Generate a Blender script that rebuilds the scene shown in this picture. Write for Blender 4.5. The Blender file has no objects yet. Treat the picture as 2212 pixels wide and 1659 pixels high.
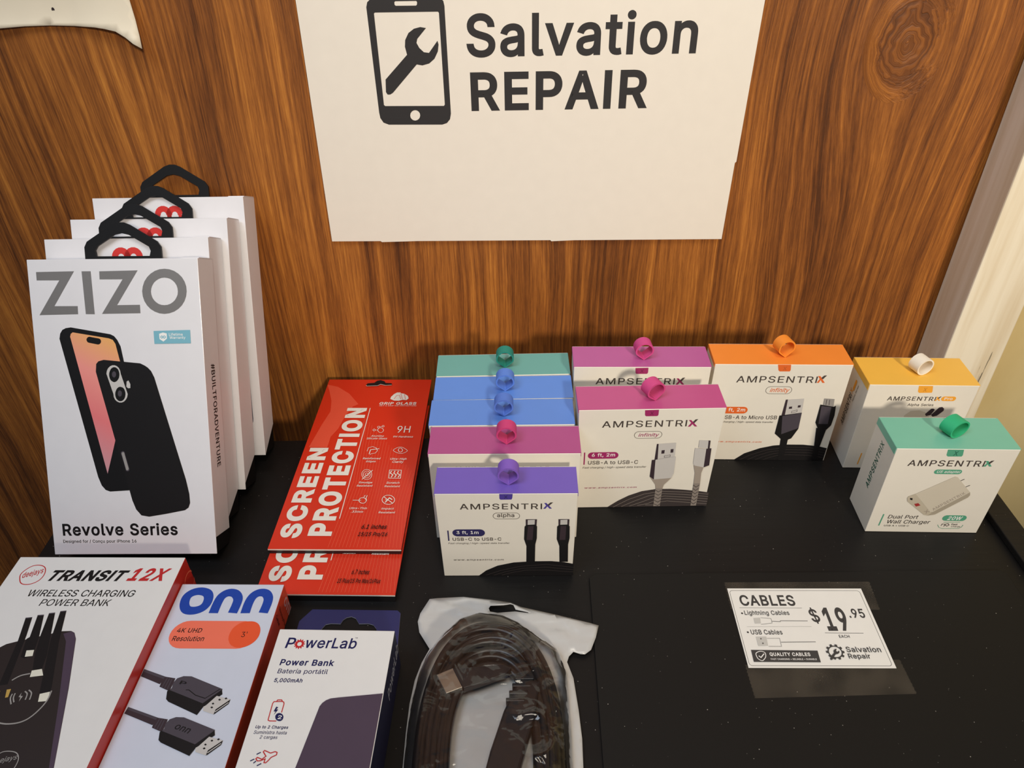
import bpy, bmesh, math, random
from mathutils import Vector, Matrix, noise
from mathutils.geometry import tessellate_polygon, delaunay_2d_cdt
C = bpy.context.scene.collection
S = bpy.context.scene
R = math.radians
MM = 0.001

# ------------------------------------------------------------------ camera
cam = bpy.data.cameras.new('camera')
cam.sensor_fit = 'HORIZONTAL'; cam.sensor_width = 36.0; cam.lens = 36.0 * 1596.8 / 2212
cam.clip_start = 0.01; cam.clip_end = 50
cam_o = bpy.data.objects.new('camera', cam); C.objects.link(cam_o); S.camera = cam_o
th, ro = R(36.772), R(-0.971)
fw = Vector((0, math.cos(th), -math.sin(th))); up = Vector((0, math.sin(th), math.cos(th))); rt = Vector((1, 0, 0))
r2 = rt * math.cos(ro) + up * math.sin(ro); u2 = up * math.cos(ro) - rt * math.sin(ro)
cam_o.matrix_world = Matrix(((r2.x, u2.x, -fw.x, 0), (r2.y, u2.y, -fw.y, 0), (r2.z, u2.z, -fw.z, 0.42), (0, 0, 0, 1)))

# ------------------------------------------------------------------ world, lamps, exposure
w = bpy.data.worlds.new('shop_ambience'); S.world = w; w.use_nodes = True
bg = w.node_tree.nodes['Background']; bg.inputs[0].default_value = (0.85, 0.88, 1.0, 1); bg.inputs[1].default_value = 0.10
def area(name, loc, target, size, power, color, size_y=None):
    l = bpy.data.lights.new(name, 'AREA'); l.energy = power; l.color = color; l.size = size
    if size_y: l.shape = 'RECTANGLE'; l.size_y = size_y
    o = bpy.data.objects.new(name, l); C.objects.link(o); o.location = loc
    o.rotation_euler = (Vector(target) - Vector(loc)).to_track_quat('-Z', 'Y').to_euler()
    return o
sl = bpy.data.lights.new('warm_ceiling_spot', 'SPOT'); sl.energy = 205; sl.color = (1.0, 0.88, 0.72); sl.spot_size = R(33); sl.spot_blend = 1.0; sl.shadow_soft_size = .11  # narrow cone stands in for the viewer's own shadow over the lower left
so = bpy.data.objects.new('warm_ceiling_spot', sl); C.objects.link(so); so.location = (0.72, -1.75, 1.25); so.rotation_euler = (Vector((0.22, 0.57, 0.36)) - so.location).to_track_quat('-Z', 'Y').to_euler()
area('overhead_panel_lamp', (0.15, -0.25, 1.75), (0.1, 0.45, 0.1), 0.5, 9, (1.0, 0.9, 0.76))
area('cool_overhead_light', (-0.6, -0.15, 1.35), (-0.2, 0.33, 0.0), 0.6, 8.4, (0.72, 0.84, 1.0))  # cool light from an unseen source, set high to graze the wall
S.view_settings.view_transform = 'Standard'; S.view_settings.look = 'None'
S.view_settings.exposure = 0.0; S.view_settings.gamma = 1.0; S.view_settings.use_curve_mapping = False

# ------------------------------------------------------------------ materials
def lin(c): return tuple(((v / 255) / 12.92 if v / 255 <= .04045 else ((v / 255 + .055) / 1.055) ** 2.4) for v in c) + (1,)
_mats = {}
def mat(name, rgb, rough=.5, metal=0., coat=0., spec=.5, noise_amt=.04, scale=60., bump=0.):
    if name in _mats: return _mats[name]
    m = bpy.data.materials.new(name); m.use_nodes = True; _mats[name] = m
    nt = m.node_tree; b = nt.nodes['Principled BSDF']
    b.inputs['Roughness'].default_value = rough; b.inputs['Metallic'].default_value = metal
    b.inputs['Coat Weight'].default_value = coat; b.inputs['Coat Roughness'].default_value = .15
    b.inputs['Specular IOR Level'].default_value = spec
    c = lin(rgb)
    tc = nt.nodes.new('ShaderNodeTexCoord'); n = nt.nodes.new('ShaderNodeTexNoise'); n.inputs['Scale'].default_value = scale; n.inputs['Detail'].default_value = 4
    nt.links.new(tc.outputs['Object'], n.inputs['Vector'])
    mx = nt.nodes.new('ShaderNodeMix'); mx.data_type = 'RGBA'
    mx.inputs[6].default_value = tuple(v * (1 - noise_amt) for v in c[:3]) + (1,); mx.inputs[7].default_value = tuple(min(1, v * (1 + noise_amt)) for v in c[:3]) + (1,)
    nt.links.new(n.outputs['Fac'], mx.inputs[0]); nt.links.new(mx.outputs[2], b.inputs['Base Color'])
    if bump:
        bp = nt.nodes.new('ShaderNodeBump'); bp.inputs['Strength'].default_value = bump; bp.inputs['Distance'].default_value = .0004
        nt.links.new(n.outputs['Fac'], bp.inputs['Height']); nt.links.new(bp.outputs[0], b.inputs['Normal'])
    return m
INK = dict(charcoal=(50, 48, 48), warm_grey=(74, 66, 61), white=(238, 236, 232), steel=(196, 192, 188), dusk=(58, 46, 52), taupe=(160, 148, 136), slate=(74, 68, 76),
    cord_brown=(62, 55, 54), cord_pale=(140, 130, 122), near_black=(24, 22, 23), pewter=(150, 146, 142), plastic=(205, 196, 178), plastic_shade=(168, 158, 140), plastic_dim=(190, 180, 160),
    signal_red=(160, 52, 52), black=(18, 17, 18), ink=(22, 20, 21), red_print=(190, 40, 42), charcoal_brown=(44, 37, 36), plum=(76, 62, 78), cream=(225, 222, 205), brass=(190, 155, 80),
    brand_blue=(28, 68, 165), coral=(240, 118, 92), orange_red=(232, 88, 48), navy=(24, 26, 82), cool_grey=(170, 172, 185), pinkish=(225, 170, 170), red_light=(226, 84, 58), red_line=(230, 104, 76),
    red=(212, 46, 20), offwhite=(232, 226, 214), dark_print=(26, 10, 10), grey_print=(110, 108, 104), dark_grey=(66, 64, 63), pale_print=(196, 194, 188), badge_blue=(122, 178, 194), silver=(150, 146, 143))
def ink(name, acc=None):
    if name == 'accent_dark': return mat('ink_accent_%d_%d_%d' % acc[0], acc[0], .5)
    if name == 'accent_deep': return mat('ink_deep_%d_%d_%d' % acc[1], acc[1], .5)
    if name == 'screen': return screen_mat()
    if name == 'silver': return mat('ink_silver_foil', INK[name], .38, .55)
    return mat('ink_' + name, INK[name], .5, 0, 0, .28)
def screen_mat():
    if 'screen' in _mats: return _mats['screen']
    m = bpy.data.materials.new('printed_wallpaper'); m.use_nodes = True; _mats['screen'] = m; nt = m.node_tree; b = nt.nodes['Principled BSDF']; b.inputs['Roughness'].default_value = .4
    tc = nt.nodes.new('ShaderNodeTexCoord'); mp = nt.nodes.new('ShaderNodeMapping'); mp.vector_type = 'POINT'
    mp.inputs['Rotation'].default_value = (0, 0, R(-62)); mp.inputs['Scale'].default_value = (9, 9, 9)
    sp = nt.nodes.new('ShaderNodeSeparateXYZ'); mr = nt.nodes.new('ShaderNodeMapRange'); mr.inputs['From Min'].default_value = .62; mr.inputs['From Max'].default_value = 1.56
    cr = nt.nodes.new('ShaderNodeValToRGB'); e = cr.color_ramp.elements
    e[0].position = 0; e[0].color = lin((196, 150, 158)); e[1].position = 1; e[1].color = lin((214, 186, 78))
    for p, c in ((.35, (226, 120, 122)), (.62, (236, 148, 138)), (.86, (232, 170, 104))): k = e.new(p); k.color = lin(c)
    nt.links.new(tc.outputs['Object'], mp.inputs[0]); nt.links.new(mp.outputs[0], sp.inputs[0]); nt.links.new(sp.outputs['X'], mr.inputs['Value']); nt.links.new(mr.outputs[0], cr.inputs[0]); nt.links.new(cr.outputs[0], b.inputs['Base Color'])
    return m
def card(name, rgb, rough=.42, coat=.12): return mat(name, rgb, rough, 0, coat, .5, .03, 90, .04)

# ------------------------------------------------------------------ mesh helpers
class MB:
    def __init__(s): s.v = []; s.f = []; s.m = []; s.mats = []
    def mi(s, m):
        if m not in s.mats: s.mats.append(m)
        return s.mats.index(m)
    def add(s, V, F, m):
        b = len(s.v); k = s.mi(m); s.v += [tuple(p) for p in V]
        for f in F: s.f.append(tuple(b + i for i in f)); s.m.append(k)
    def box(s, x0, x1, y0, y1, z0, z1, m, top=None, front=None, sides=None, taper=0.):
        h = (x1 - x0) * taper / 2
        V = [(x0 + h, y0, z0), (x1 - h, y0, z0), (x1 - h, y1, z0), (x0 + h, y1, z0), (x0, y0, z1), (x1, y0, z1), (x1, y1, z1), (x0, y1, z1)]
        for f, mm in (((0, 3, 2, 1), m), ((4, 5, 6, 7), top or m), ((0, 1, 5, 4), front or m), ((1, 2, 6, 5), sides or m), ((2, 3, 7, 6), m), ((3, 0, 4, 7), sides or m)): s.add([V[i] for i in f], [(0, 1, 2, 3)], mm)
        return s
    def prism(s, pts, z0, z1, m, holes=(), side=None, M=None):        # polygon in xy extruded along z
        loops = [list(pts)] + [list(h) for h in holes]; side = side or m
        tr = tessellate_polygon([[Vector((p[0], p[1], 0)) for p in l] for l in loops]); flat = [p for l in loops for p in l]
        T = (lambda p: M @ Vector(p)) if M else (lambda p: p)
        s.add([T((p[0], p[1], z1)) for p in flat], tr, m); s.add([T((p[0], p[1], z0)) for p in flat], [t[::-1] for t in tr], m)
        for l in loops:
            n = len(l); s.add([T((p[0], p[1], z0)) for p in l] + [T((p[0], p[1], z1)) for p in l], [(i, (i + 1) % n, n + (i + 1) % n, n + i) for i in range(n)], side)
        return s
    def tube(s, pts, r, m, closed=False, seg=10, flat=1.0):
        n = len(pts); P = [Vector(p) for p in pts]; rings = []; up0 = Vector((0, 0, 1))
        for i in range(n):
            a = P[i - 1] if (closed or i) else P[i]; b = P[(i + 1) % n] if (closed or i < n - 1) else P[i]
            t = (b - a).normalized(); sd = t.cross(up0); sd = sd.normalized() if sd.length > 1e-6 else Vector((1, 0, 0)); u = sd.cross(t)
            rings.append([P[i] + sd * (r * math.cos(2 * math.pi * k / seg)) + u * (r * flat * math.sin(2 * math.pi * k / seg)) for k in range(seg)])
        F = []
        for i in range(n if closed else n - 1):
            j = (i + 1) % n
            for k in range(seg): F.append((i * seg + k, i * seg + (k + 1) % seg, j * seg + (k + 1) % seg, j * seg + k))
        if not closed: F += [tuple(range(seg))[::-1], tuple((n - 1) * seg + k for k in range(seg))]
        s.add([p for rg in rings for p in rg], F, m); return s
    def build(s, name, parent=None, bevel=0., smooth=False, weld=False):
        me = bpy.data.meshes.new(name); me.from_pydata([(x * MM, y * MM, z * MM) for x, y, z in s.v], [], s.f)
        for m in s.mats: me.materials.append(m)
        for p, k in zip(me.polygons, s.m): p.material_index = k; p.use_smooth = smooth
        if weld or bevel or smooth:
            bm = bmesh.new(); bm.from_mesh(me); bmesh.ops.remove_doubles(bm, verts=bm.verts, dist=1e-6); bmesh.ops.recalc_face_normals(bm, faces=bm.faces); bm.to_mesh(me); bm.free()
        o = bpy.data.objects.new(name, me); C.objects.link(o)
        if parent: o.parent = parent
        if bevel:
            b = o.modifiers.new('bevel', 'BEVEL'); b.width = bevel * MM; b.segments = 2; b.limit_method = 'ANGLE'; b.angle_limit = R(40)
        return o
def thing(name, label, cat, loc=(0, 0, 0), rot=(0, 0, 0), group=None):
    o = bpy.data.objects.new(name, None); C.objects.link(o); o.empty_display_size = .02
    o.location = Vector(loc) * MM; o.rotation_euler = rot; o['label'] = label; o['category'] = cat
    if group: o['group'] = group
    return o
def tag(o, label, cat, group=None):
    o['label'] = label; o['category'] = cat
    if group: o['group'] = group
    return o
def struct(o): o['kind'] = 'structure'; return o

# ------------------------------------------------------------------ printing: lettering and drawings as thin ink shapes on a face (mm)
G={'A':(479,[[16,0,201,509,276,509,463,0,395,0,287,302,264,372,232,478,245,478,213,371,191,302,85,0],[110,142,110,199,370,199,370,142]]),
'B':(456,[[60,0,60,509,241,509,274,507,304,501,329,491,350,477,367,461,381,442,390,421,396,398,398,374,397,353,393,336,387,320,378,307,368,295,356,286,343,278,329,272,315,267,315,262,331,260,347,254,363,245,378,234,391,220,402,203,411,184,416,161,418,136,416,111,410,88,400,67,386,48,368,31,344,18,317,8,284,2,247,0],[125,57,245,57,281,60,309,67,330,80,344,96,353,115,355,137,354,153,350,169,342,184,333,197,320,209,306,218,289,225,269,229,248,231,125,231],[125,285,238,285,256,287,273,290,288,296,302,304,314,314,323,326,330,340,335,355,336,372,333,393,326,412,313,429,294,442,270,449,240,452,125,452]]),
'C':(510,[[267,-7,225,-3,186,7,150,25,119,49,92,79,70,115,53,157,44,203,40,254,44,305,53,352,70,393,92,429,119,459,150,484,186,501,225,512,267,516,293,514,317,511,340,504,362,496,383,485,402,471,419,456,435,438,448,418,459,397,467,373,473,348,408,348,404,365,397,380,389,395,380,407,369,418,357,428,344,437,330,444,315,449,300,453,284,455,267,456,237,453,209,445,184,432,161,414,141,391,125,364,113,332,106,295,103,254,106,213,113,177,125,145,141,117,161,94,184,76,210,63,237,56,267,53,284,54,300,56,315,60,330,65,344,72,357,81,369,90,380,102,389,114,397,128,404,144,408,160,473,160,467,135,459,112,448,91,435,71,420,53,402,38,383,24,363,13,341,5,317,-2,293,-6]]),
'D':(502,[[219,0,96,0,96,57,215,57,254,60,288,68,318,81,343,99,363,122,379,149,390,181,397,216,399,255,397,294,390,329,379,361,364,388,344,410,320,428,291,441,258,449,221,452,93,452,93,509,225,509,273,505,315,495,353,478,385,455,412,426,433,391,449,351,458,306,462,255,458,205,449,159,433,119,411,83,384,54,351,31,312,14,268,3],[125,509,125,0,60,0,60,509]]),
'E':(418,[[60,0,60,509,372,509,372,452,125,452,125,286,355,286,355,229,125,229,125,57,375,57,375,0]]),
'F':(410,[[60,0,60,509,369,509,369,452,125,452,125,278,346,278,346,221,125,221,125,0]]),
'G':(520,[[269,-7,225,-3,185,7,149,25,118,49,91,79,69,116,53,157,43,203,40,254,43,305,53,352,69,393,91,429,117,459,149,484,184,501,223,512,265,516,291,514,316,510,340,504,363,494,384,483,403,469,421,453,436,436,449,416,460,395,468,373,474,349,408,349,402,365,395,379,387,393,378,406,368,417,356,427,344,436,330,443,315,448,300,453,283,455,265,456,236,453,209,445,183,432,160,414,141,392,125,364,113,332,106,295,103,254,106,213,113,177,125,145,141,117,161,95,184,76,210,63,238,56,269,53,296,55,322,61,345,71,365,85,382,102,396,123,407,147,413,173,415,202,434,199,283,199,283,256,478,256,478,200,475,160,466,124,451,91,431,62,406,38,377,19,344,5,308,-4]]),
'H':(517,[[60,0,60,509,125,509,125,289,392,289,392,509,457,509,457,0,392,0,392,232,125,232,125,0]]),
'I':(185,[[60,0,60,509,125,509,125,0]]),
'K':(466,[[104,145,104,216,139,261,174,303,212,344,364,509,448,509,231,276,228,276],[60,0,60,509,125,509,125,334,124,225,125,193,125,0],[372,0,188,259,228,309,449,0]]),
'L':(393,[[60,0,60,509,125,509,125,57,361,57,361,0]]),
'M':(628,[[60,0,60,509,152,509,277,187,287,159,299,123,311,84,322,49,307,49,318,83,330,121,342,158,352,187,476,509,568,509,568,0,504,0,504,291,504,327,505,369,506,413,507,457,513,457,498,409,482,363,467,322,456,291,342,0,286,0,170,291,159,321,145,361,129,408,112,457,119,457,120,416,121,372,122,328,122,291,122,0]]),
'N':(523,[[60,0,60,509,136,509,343,183,363,151,388,107,414,55,405,54,401,108,399,157,399,195,399,509,463,509,463,0,387,0,202,290,177,331,148,381,108,452,119,454,122,384,124,328,125,291,125,0]]),
'O':(533,[[267,-7,225,-3,186,7,150,25,119,49,92,79,70,115,53,157,44,203,40,254,44,305,53,352,70,393,92,429,119,459,150,484,186,501,225,512,267,516,309,512,348,501,384,484,415,459,442,429,464,393,480,352,490,305,493,254,490,203,480,157,464,115,442,79,415,49,384,25,348,7,309,-3],[267,53,296,55,324,63,349,76,372,94,392,116,408,144,420,176,428,213,430,254,428,295,420,332,408,365,392,392,372,415,349,433,324,446,296,453,267,456,237,453,210,445,184,433,161,415,142,392,125,364,113,332,106,295,103,254,106,213,113,176,125,144,142,117,161,94,184,76,210,63,237,55]]),
'P':(444,[[60,0,60,509,235,509,272,506,305,499,332,487,356,471,375,452,390,430,400,404,407,377,409,348,407,318,400,291,390,265,375,243,356,223,332,207,305,195,272,188,235,186,125,186,125,0],[125,242,233,242,257,244,279,248,297,256,312,266,324,279,333,294,339,310,343,328,344,348,343,367,339,385,333,402,324,416,312,428,297,439,279,446,257,451,232,452,125,452]]),
'Q':(533,[[245,159,313,159,369,85,384,65,468,-48,401,-48,346,27,331,46],[267,-7,225,-3,186,7,150,25,119,49,92,79,70,115,53,157,44,203,40,254,44,305,53,352,70,393,92,429,119,459,150,484,186,501,225,512,267,516,309,512,348,501,384,484,415,459,442,429,464,393,480,352,490,305,493,254,490,203,480,157,464,115,442,79,415,49,384,25,348,7,309,-3],[267,53,296,55,324,63,349,76,372,94,392,116,408,144,420,176,428,213,430,254,428,295,420,332,408,365,392,392,372,415,349,433,324,446,296,453,267,456,237,453,210,445,184,433,161,415,142,392,125,364,113,332,106,295,103,254,106,213,113,176,125,144,142,117,161,94,184,76,210,63,237,55]]),
'R':(455,[[60,0,60,509,236,509,273,506,305,500,333,489,356,473,376,455,390,433,401,408,407,381,409,352,407,323,401,296,390,271,376,250,356,232,333,217,305,206,273,200,236,198,125,198,125,0],[125,255,234,255,258,256,280,260,298,267,313,276,325,287,334,300,340,316,344,333,345,352,344,371,340,389,334,405,325,419,313,430,298,440,279,446,258,451,233,452,125,452],[353,0,230,229,303,229,428,0]]),
'S':(446,[[224,-9,188,-7,156,-1,128,9,102,23,81,40,64,60,51,83,42,109,38,137,104,137,108,118,114,102,123,88,136,76,150,66,166,59,185,53,204,50,224,49,246,50,267,54,286,60,303,69,317,79,329,92,338,106,344,122,346,139,344,154,340,168,332,179,322,189,310,197,296,205,245,222,184,239,145,253,112,269,86,289,67,313,56,341,52,372,54,400,62,425,75,448,92,468,113,484,138,498,165,508,195,514,227,516,259,514,289,508,316,498,340,484,360,468,377,449,390,427,398,403,401,378,337,378,332,402,320,421,302,437,280,449,254,456,225,459,204,457,185,454,167,448,152,440,139,430,129,418,121,405,117,391,115,376,117,359,122,345,131,334,142,324,155,315,169,308,212,293,264,279,312,264,328,256,344,248,359,238,372,226,384,213,395,198,402,180,407,161,408,139,406,112,399,87,386,64,370,43,349,25,323,11,294,0,261,-7]]),
'T':(448,[[32,452,32,509,417,509,417,452,257,452,257,0,193,0,193,452]]),
'U':(517,[[259,-8,220,-6,186,2,154,15,126,33,103,55,85,80,71,108,63,140,60,173,60,509,124,509,124,178,126,155,132,133,141,113,153,95,169,80,187,68,208,59,232,53,259,52,285,53,309,59,331,68,349,80,364,95,377,113,385,133,391,155,393,178,393,509,457,509,457,173,454,140,446,108,433,80,414,55,391,33,363,15,332,2,297,-6]]),
'V':(479,[[204,0,16,509,84,509,192,206,215,137,248,31,235,31,267,138,290,206,395,509,463,509,278,0]]),
'W':(686,[[155,0,16,509,82,509,163,196,175,145,187,94,197,40,189,40,200,94,211,145,224,196,306,509,380,509,462,196,474,145,486,94,497,40,488,40,499,94,510,145,523,196,603,509,670,509,530,0,455,0,368,323,351,391,336,475,350,475,335,395,318,323,230,0]]),
'X':(474,[[18,0,217,284,217,236,29,509,104,509,178,400,204,361,223,329,243,292,232,292,252,329,272,361,298,400,374,509,446,509,259,239,259,287,456,0,382,0,292,129,268,165,250,195,230,231,244,231,225,196,206,166,182,129,91,0]]),
'Y':(472,[[203,0,203,208,16,509,91,509,192,344,222,292,250,230,224,230,251,293,280,344,381,509,455,509,268,208,268,0]]),
'Z':(438,[[42,0,42,46,273,385,306,431,341,476,348,454,285,452,223,452,40,452,40,509,397,509,397,462,169,129,134,81,97,33,90,54,152,57,214,57,399,57,399,0]]),
'a':(389,[[160,-9,137,-7,115,-3,94,5,76,15,60,29,48,45,38,63,32,84,30,108,32,128,36,146,43,161,53,174,64,184,78,193,92,200,108,206,125,211,178,220,234,227,247,229,257,231,265,235,271,240,274,246,276,255,276,257,275,272,272,285,267,297,260,307,251,315,240,322,227,327,212,330,196,331,178,330,163,327,149,322,137,316,127,309,118,301,110,292,104,283,100,274,41,291,51,313,64,331,79,346,95,358,114,368,133,375,153,380,173,383,194,384,208,384,223,382,239,379,255,375,271,369,286,360,300,350,312,336,322,320,330,301,335,278,337,251,337,0,277,0,277,52,272,52,267,43,260,34,252,25,242,16,229,8,215,1,199,-4,181,-7],[170,45,192,47,211,51,228,59,242,68,254,80,263,93,270,108,274,122,276,138,276,190,272,187,267,184,259,182,231,176,200,171,175,168,134,159,122,153,112,147,103,139,97,130,93,118,92,105,93,93,96,82,102,72,109,64,119,57,130,52,142,48,156,46]]),
'b':(424,[[229,-8,208,-7,189,-3,172,4,159,12,147,21,138,31,118,59,112,59,112,0,53,0,53,509,114,509,114,319,118,319,137,346,147,355,158,364,171,373,188,379,207,383,229,384,259,382,287,374,313,361,335,342,354,320,370,293,381,261,388,227,390,189,388,151,381,116,370,84,355,57,336,34,313,16,288,3,260,-6],[220,47,242,49,262,55,279,66,294,80,306,97,316,117,323,139,327,163,328,189,327,215,323,239,316,261,307,281,295,298,280,311,262,322,243,328,220,330,198,328,178,322,161,312,147,299,134,282,125,263,118,241,114,216,113,189,114,162,118,138,125,115,135,95,147,78,162,65,179,55,198,49]]),
'c':(395,[[207,-8,174,-5,144,3,117,16,93,35,72,58,56,85,44,116,37,150,34,187,37,225,44,260,56,291,72,318,93,341,117,360,144,374,174,382,207,384,226,384,243,381,260,377,276,371,291,364,305,356,318,346,330,335,340,322,349,308,356,293,362,277,303,262,300,272,295,281,290,289,284,297,278,304,270,311,261,316,252,321,242,325,231,328,220,329,207,330,184,328,163,321,145,310,130,296,118,278,108,258,102,236,98,212,96,187,98,163,102,139,108,117,118,97,130,80,145,66,163,55,184,49,207,46,220,47,232,49,243,52,253,55,262,60,271,66,279,73,285,80,292,89,297,98,301,107,304,117,363,102,357,86,350,70,341,56,331,43,319,32,306,21,292,12,277,5,261,-1,244,-5,226,-7]]),
'd':(424,[[195,-8,165,-6,137,3,111,16,89,34,70,57,55,84,43,116,36,151,34,189,36,227,43,261,55,293,70,320,89,342,112,361,137,374,165,382,196,384,218,383,237,379,253,373,267,364,278,355,287,346,306,319,311,319,311,509,372,509,372,0,313,0,313,59,307,59,287,31,277,21,266,12,252,4,236,-3,217,-7],[205,47,226,49,246,55,263,65,278,78,290,95,299,115,306,138,310,162,312,189,310,216,306,241,300,263,290,282,278,299,263,312,246,322,227,328,205,330,182,328,162,322,145,311,130,298,118,281,108,261,102,239,98,215,96,189,98,163,102,139,109,117,118,97,130,80,145,66,162,55,182,49]]),
'e':(404,[[212,-8,177,-5,145,3,117,16,92,35,72,58,56,85,44,116,37,150,34,187,36,224,44,258,55,290,71,317,91,340,115,359,142,373,172,382,205,384,226,383,246,380,266,374,285,366,303,355,319,341,334,324,347,305,357,282,365,256,370,227,371,194,371,169,75,169,75,221,338,221,310,202,308,226,304,248,298,269,288,286,277,301,263,314,246,323,227,328,205,330,183,328,164,323,146,313,131,301,119,286,109,270,102,251,97,231,96,211,96,178,98,151,102,127,110,106,121,88,135,73,151,61,169,53,190,48,212,46,227,47,241,49,254,53,265,58,276,65,285,73,294,82,300,93,306,105,365,91,358,72,348,55,335,39,320,26,302,14,283,4,261,-3,237,-7]]),
'f':(253,[[228,379,228,327,6,327,6,379],[81,0,81,432,82,452,87,470,96,486,107,499,120,510,135,519,152,525,169,529,187,530,222,527,243,521,227,468,215,472,195,474,178,472,164,468,154,460,147,449,143,435,142,419,142,0]]),
'g':(425,[[207,-151,180,-149,156,-146,134,-140,114,-132,97,-122,82,-110,70,-97,59,-84,51,-69,101,-41,122,-66,131,-74,142,-82,154,-88,169,-93,187,-96,207,-97,236,-95,261,-87,282,-75,298,-58,308,-34,311,-6,311,68,306,68,287,41,277,32,266,23,252,16,236,10,217,6,195,5,165,7,138,14,113,27,90,43,71,65,55,90,43,120,36,154,34,191,36,229,43,263,55,293,71,320,90,342,112,361,138,374,166,382,196,384,218,383,237,379,253,373,267,365,279,356,288,346,308,319,313,319,313,379,372,379,372,-9,370,-40,363,-67,350,-90,334,-109,314,-124,291,-136,265,-144,237,-149],[205,59,227,61,246,66,264,75,278,87,290,103,300,121,307,142,311,166,312,193,311,219,307,242,300,264,291,283,279,299,264,312,247,322,227,328,205,330,182,328,163,322,145,312,130,298,118,282,109,262,102,241,98,218,96,193,98,167,102,144,109,123,118,104,131,88,145,76,163,66,183,61]]),
'h':(410,[[114,227,114,0,53,0,53,509,114,509,114,287,102,287,116,319,132,344,152,362,175,374,200,382,227,384,252,383,275,377,295,369,313,356,328,340,341,321,350,298,355,271,357,240,357,0,296,0,296,235,293,263,286,286,273,304,256,318,235,326,210,329,192,328,176,324,161,317,147,308,136,297,126,283,119,266,115,248]]),
'i':(166,[[53,0,53,379,114,379,114,0],[84,443,73,444,63,448,54,455,47,463,43,472,41,483,43,494,47,504,54,512,63,518,73,522,84,524,95,522,105,518,114,512,121,504,125,494,126,483,125,472,121,463,114,455,105,448,95,444]]),
'j':(166,[[53,379,114,379,114,-30,112,-52,108,-72,102,-90,92,-106,80,-119,65,-129,47,-137,27,-141,4,-143,-10,-143,-10,-87,2,-87,18,-85,31,-80,40,-72,47,-61,51,-46,53,-29],[83,443,72,444,62,448,53,455,47,463,42,472,41,483,42,494,47,504,53,512,62,518,72,522,83,524,95,522,105,518,114,512,120,504,125,494,126,483,125,472,120,463,114,455,105,448,95,444]]),
'k':(380,[[110,137,110,212,121,212,284,379,360,379,184,199,177,199],[53,0,53,509,114,509,114,0],[294,0,148,186,191,229,372,0]]),
'l':(189,[[139,-2,112,0,91,8,74,20,62,37,55,59,53,84,53,509,114,509,114,99,114,83,117,71,120,62,126,57,135,53,146,52,160,53,170,54,181,3,162,-1]]),
'm':(609,[[53,0,53,379,112,379,112,295,108,295,114,314,122,331,132,346,144,358,158,368,172,376,187,382,203,385,219,386,245,383,268,375,287,361,303,342,314,320,321,295,312,295,318,312,326,329,337,343,350,356,364,366,381,375,398,381,417,385,437,386,458,385,478,380,497,372,514,361,529,346,541,328,550,307,555,283,557,255,557,0,496,0,496,254,493,279,485,298,473,313,456,323,438,329,419,330,402,329,387,326,374,320,363,312,353,302,345,290,340,277,336,263,335,247,335,0,274,0,274,260,272,280,265,297,253,311,238,322,220,328,199,330,185,329,171,326,158,320,145,312,135,302,126,289,119,274,115,257,114,238,114,0]]),
'n':(409,[[114,227,114,0,53,0,53,379,112,379,112,287,102,287,116,319,132,344,152,362,175,374,200,382,227,384,252,383,275,377,295,369,313,356,328,340,341,321,350,298,355,271,357,240,357,0,296,0,296,235,293,263,286,286,273,304,256,318,235,326,210,329,192,328,176,324,161,317,147,308,136,297,126,283,119,266,115,248]]),
'o':(415,[[207,-8,174,-5,144,3,117,16,93,35,72,58,56,85,44,116,37,150,34,187,37,225,44,260,56,291,72,318,93,341,117,360,144,374,174,382,207,384,241,382,271,374,299,360,323,341,343,318,359,291,371,260,379,225,381,187,379,150,371,116,359,85,343,58,323,35,299,16,271,3,241,-5],[207,46,231,49,252,55,270,66,285,80,298,97,307,117,314,139,318,163,319,187,318,212,314,236,307,258,298,278,285,296,270,310,252,321,231,328,207,330,184,328,163,321,145,310,130,296,118,278,108,258,102,236,98,212,96,187,98,163,102,139,108,117,118,97,130,80,145,66,163,55,184,49]]),
'p':(424,[[53,-143,53,379,112,379,112,319,118,319,137,346,147,355,158,364,171,373,188,379,207,383,229,384,259,382,287,374,313,361,335,342,354,320,370,293,381,261,388,227,390,189,388,151,381,116,370,84,355,57,336,34,313,16,288,3,260,-6,229,-8,208,-7,189,-3,173,4,159,12,147,21,138,31,118,59,114,59,114,-143],[220,47,242,49,262,55,279,66,294,80,306,97,316,117,323,139,327,163,328,189,327,215,323,239,316,261,307,281,295,298,280,311,262,322,243,328,220,330,198,328,178,322,161,312,147,299,134,282,125,263,118,241,114,216,113,189,114,162,118,138,125,115,135,95,147,78,162,65,179,55,198,49]]),
'q':(424,[[372,-143,311,-143,311,59,306,59,287,31,277,21,266,12,252,4,236,-3,217,-7,195,-8,165,-6,137,3,111,16,89,34,70,57,55,84,43,116,36,151,34,189,36,227,43,261,55,293,70,320,89,342,112,361,137,374,165,382,196,384,218,383,237,379,253,373,267,364,278,355,287,346,307,319,313,319,313,379,372,379],[205,47,226,49,246,55,263,65,278,78,290,95,299,115,306,138,310,162,312,189,310,216,306,241,300,263,290,282,278,299,263,312,246,322,227,328,205,330,182,328,162,322,145,311,130,298,118,281,108,261,102,239,98,215,96,189,98,163,102,139,109,117,118,97,130,80,145,66,162,55,182,49]]),
'r':(259,[[53,0,53,379,112,379,112,321,115,321,124,339,137,354,152,367,171,377,191,383,213,385,229,384,243,384,243,322,230,324,207,326,190,324,174,321,159,315,146,306,135,296,126,284,119,269,115,254,114,237,114,0]]),
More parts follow.
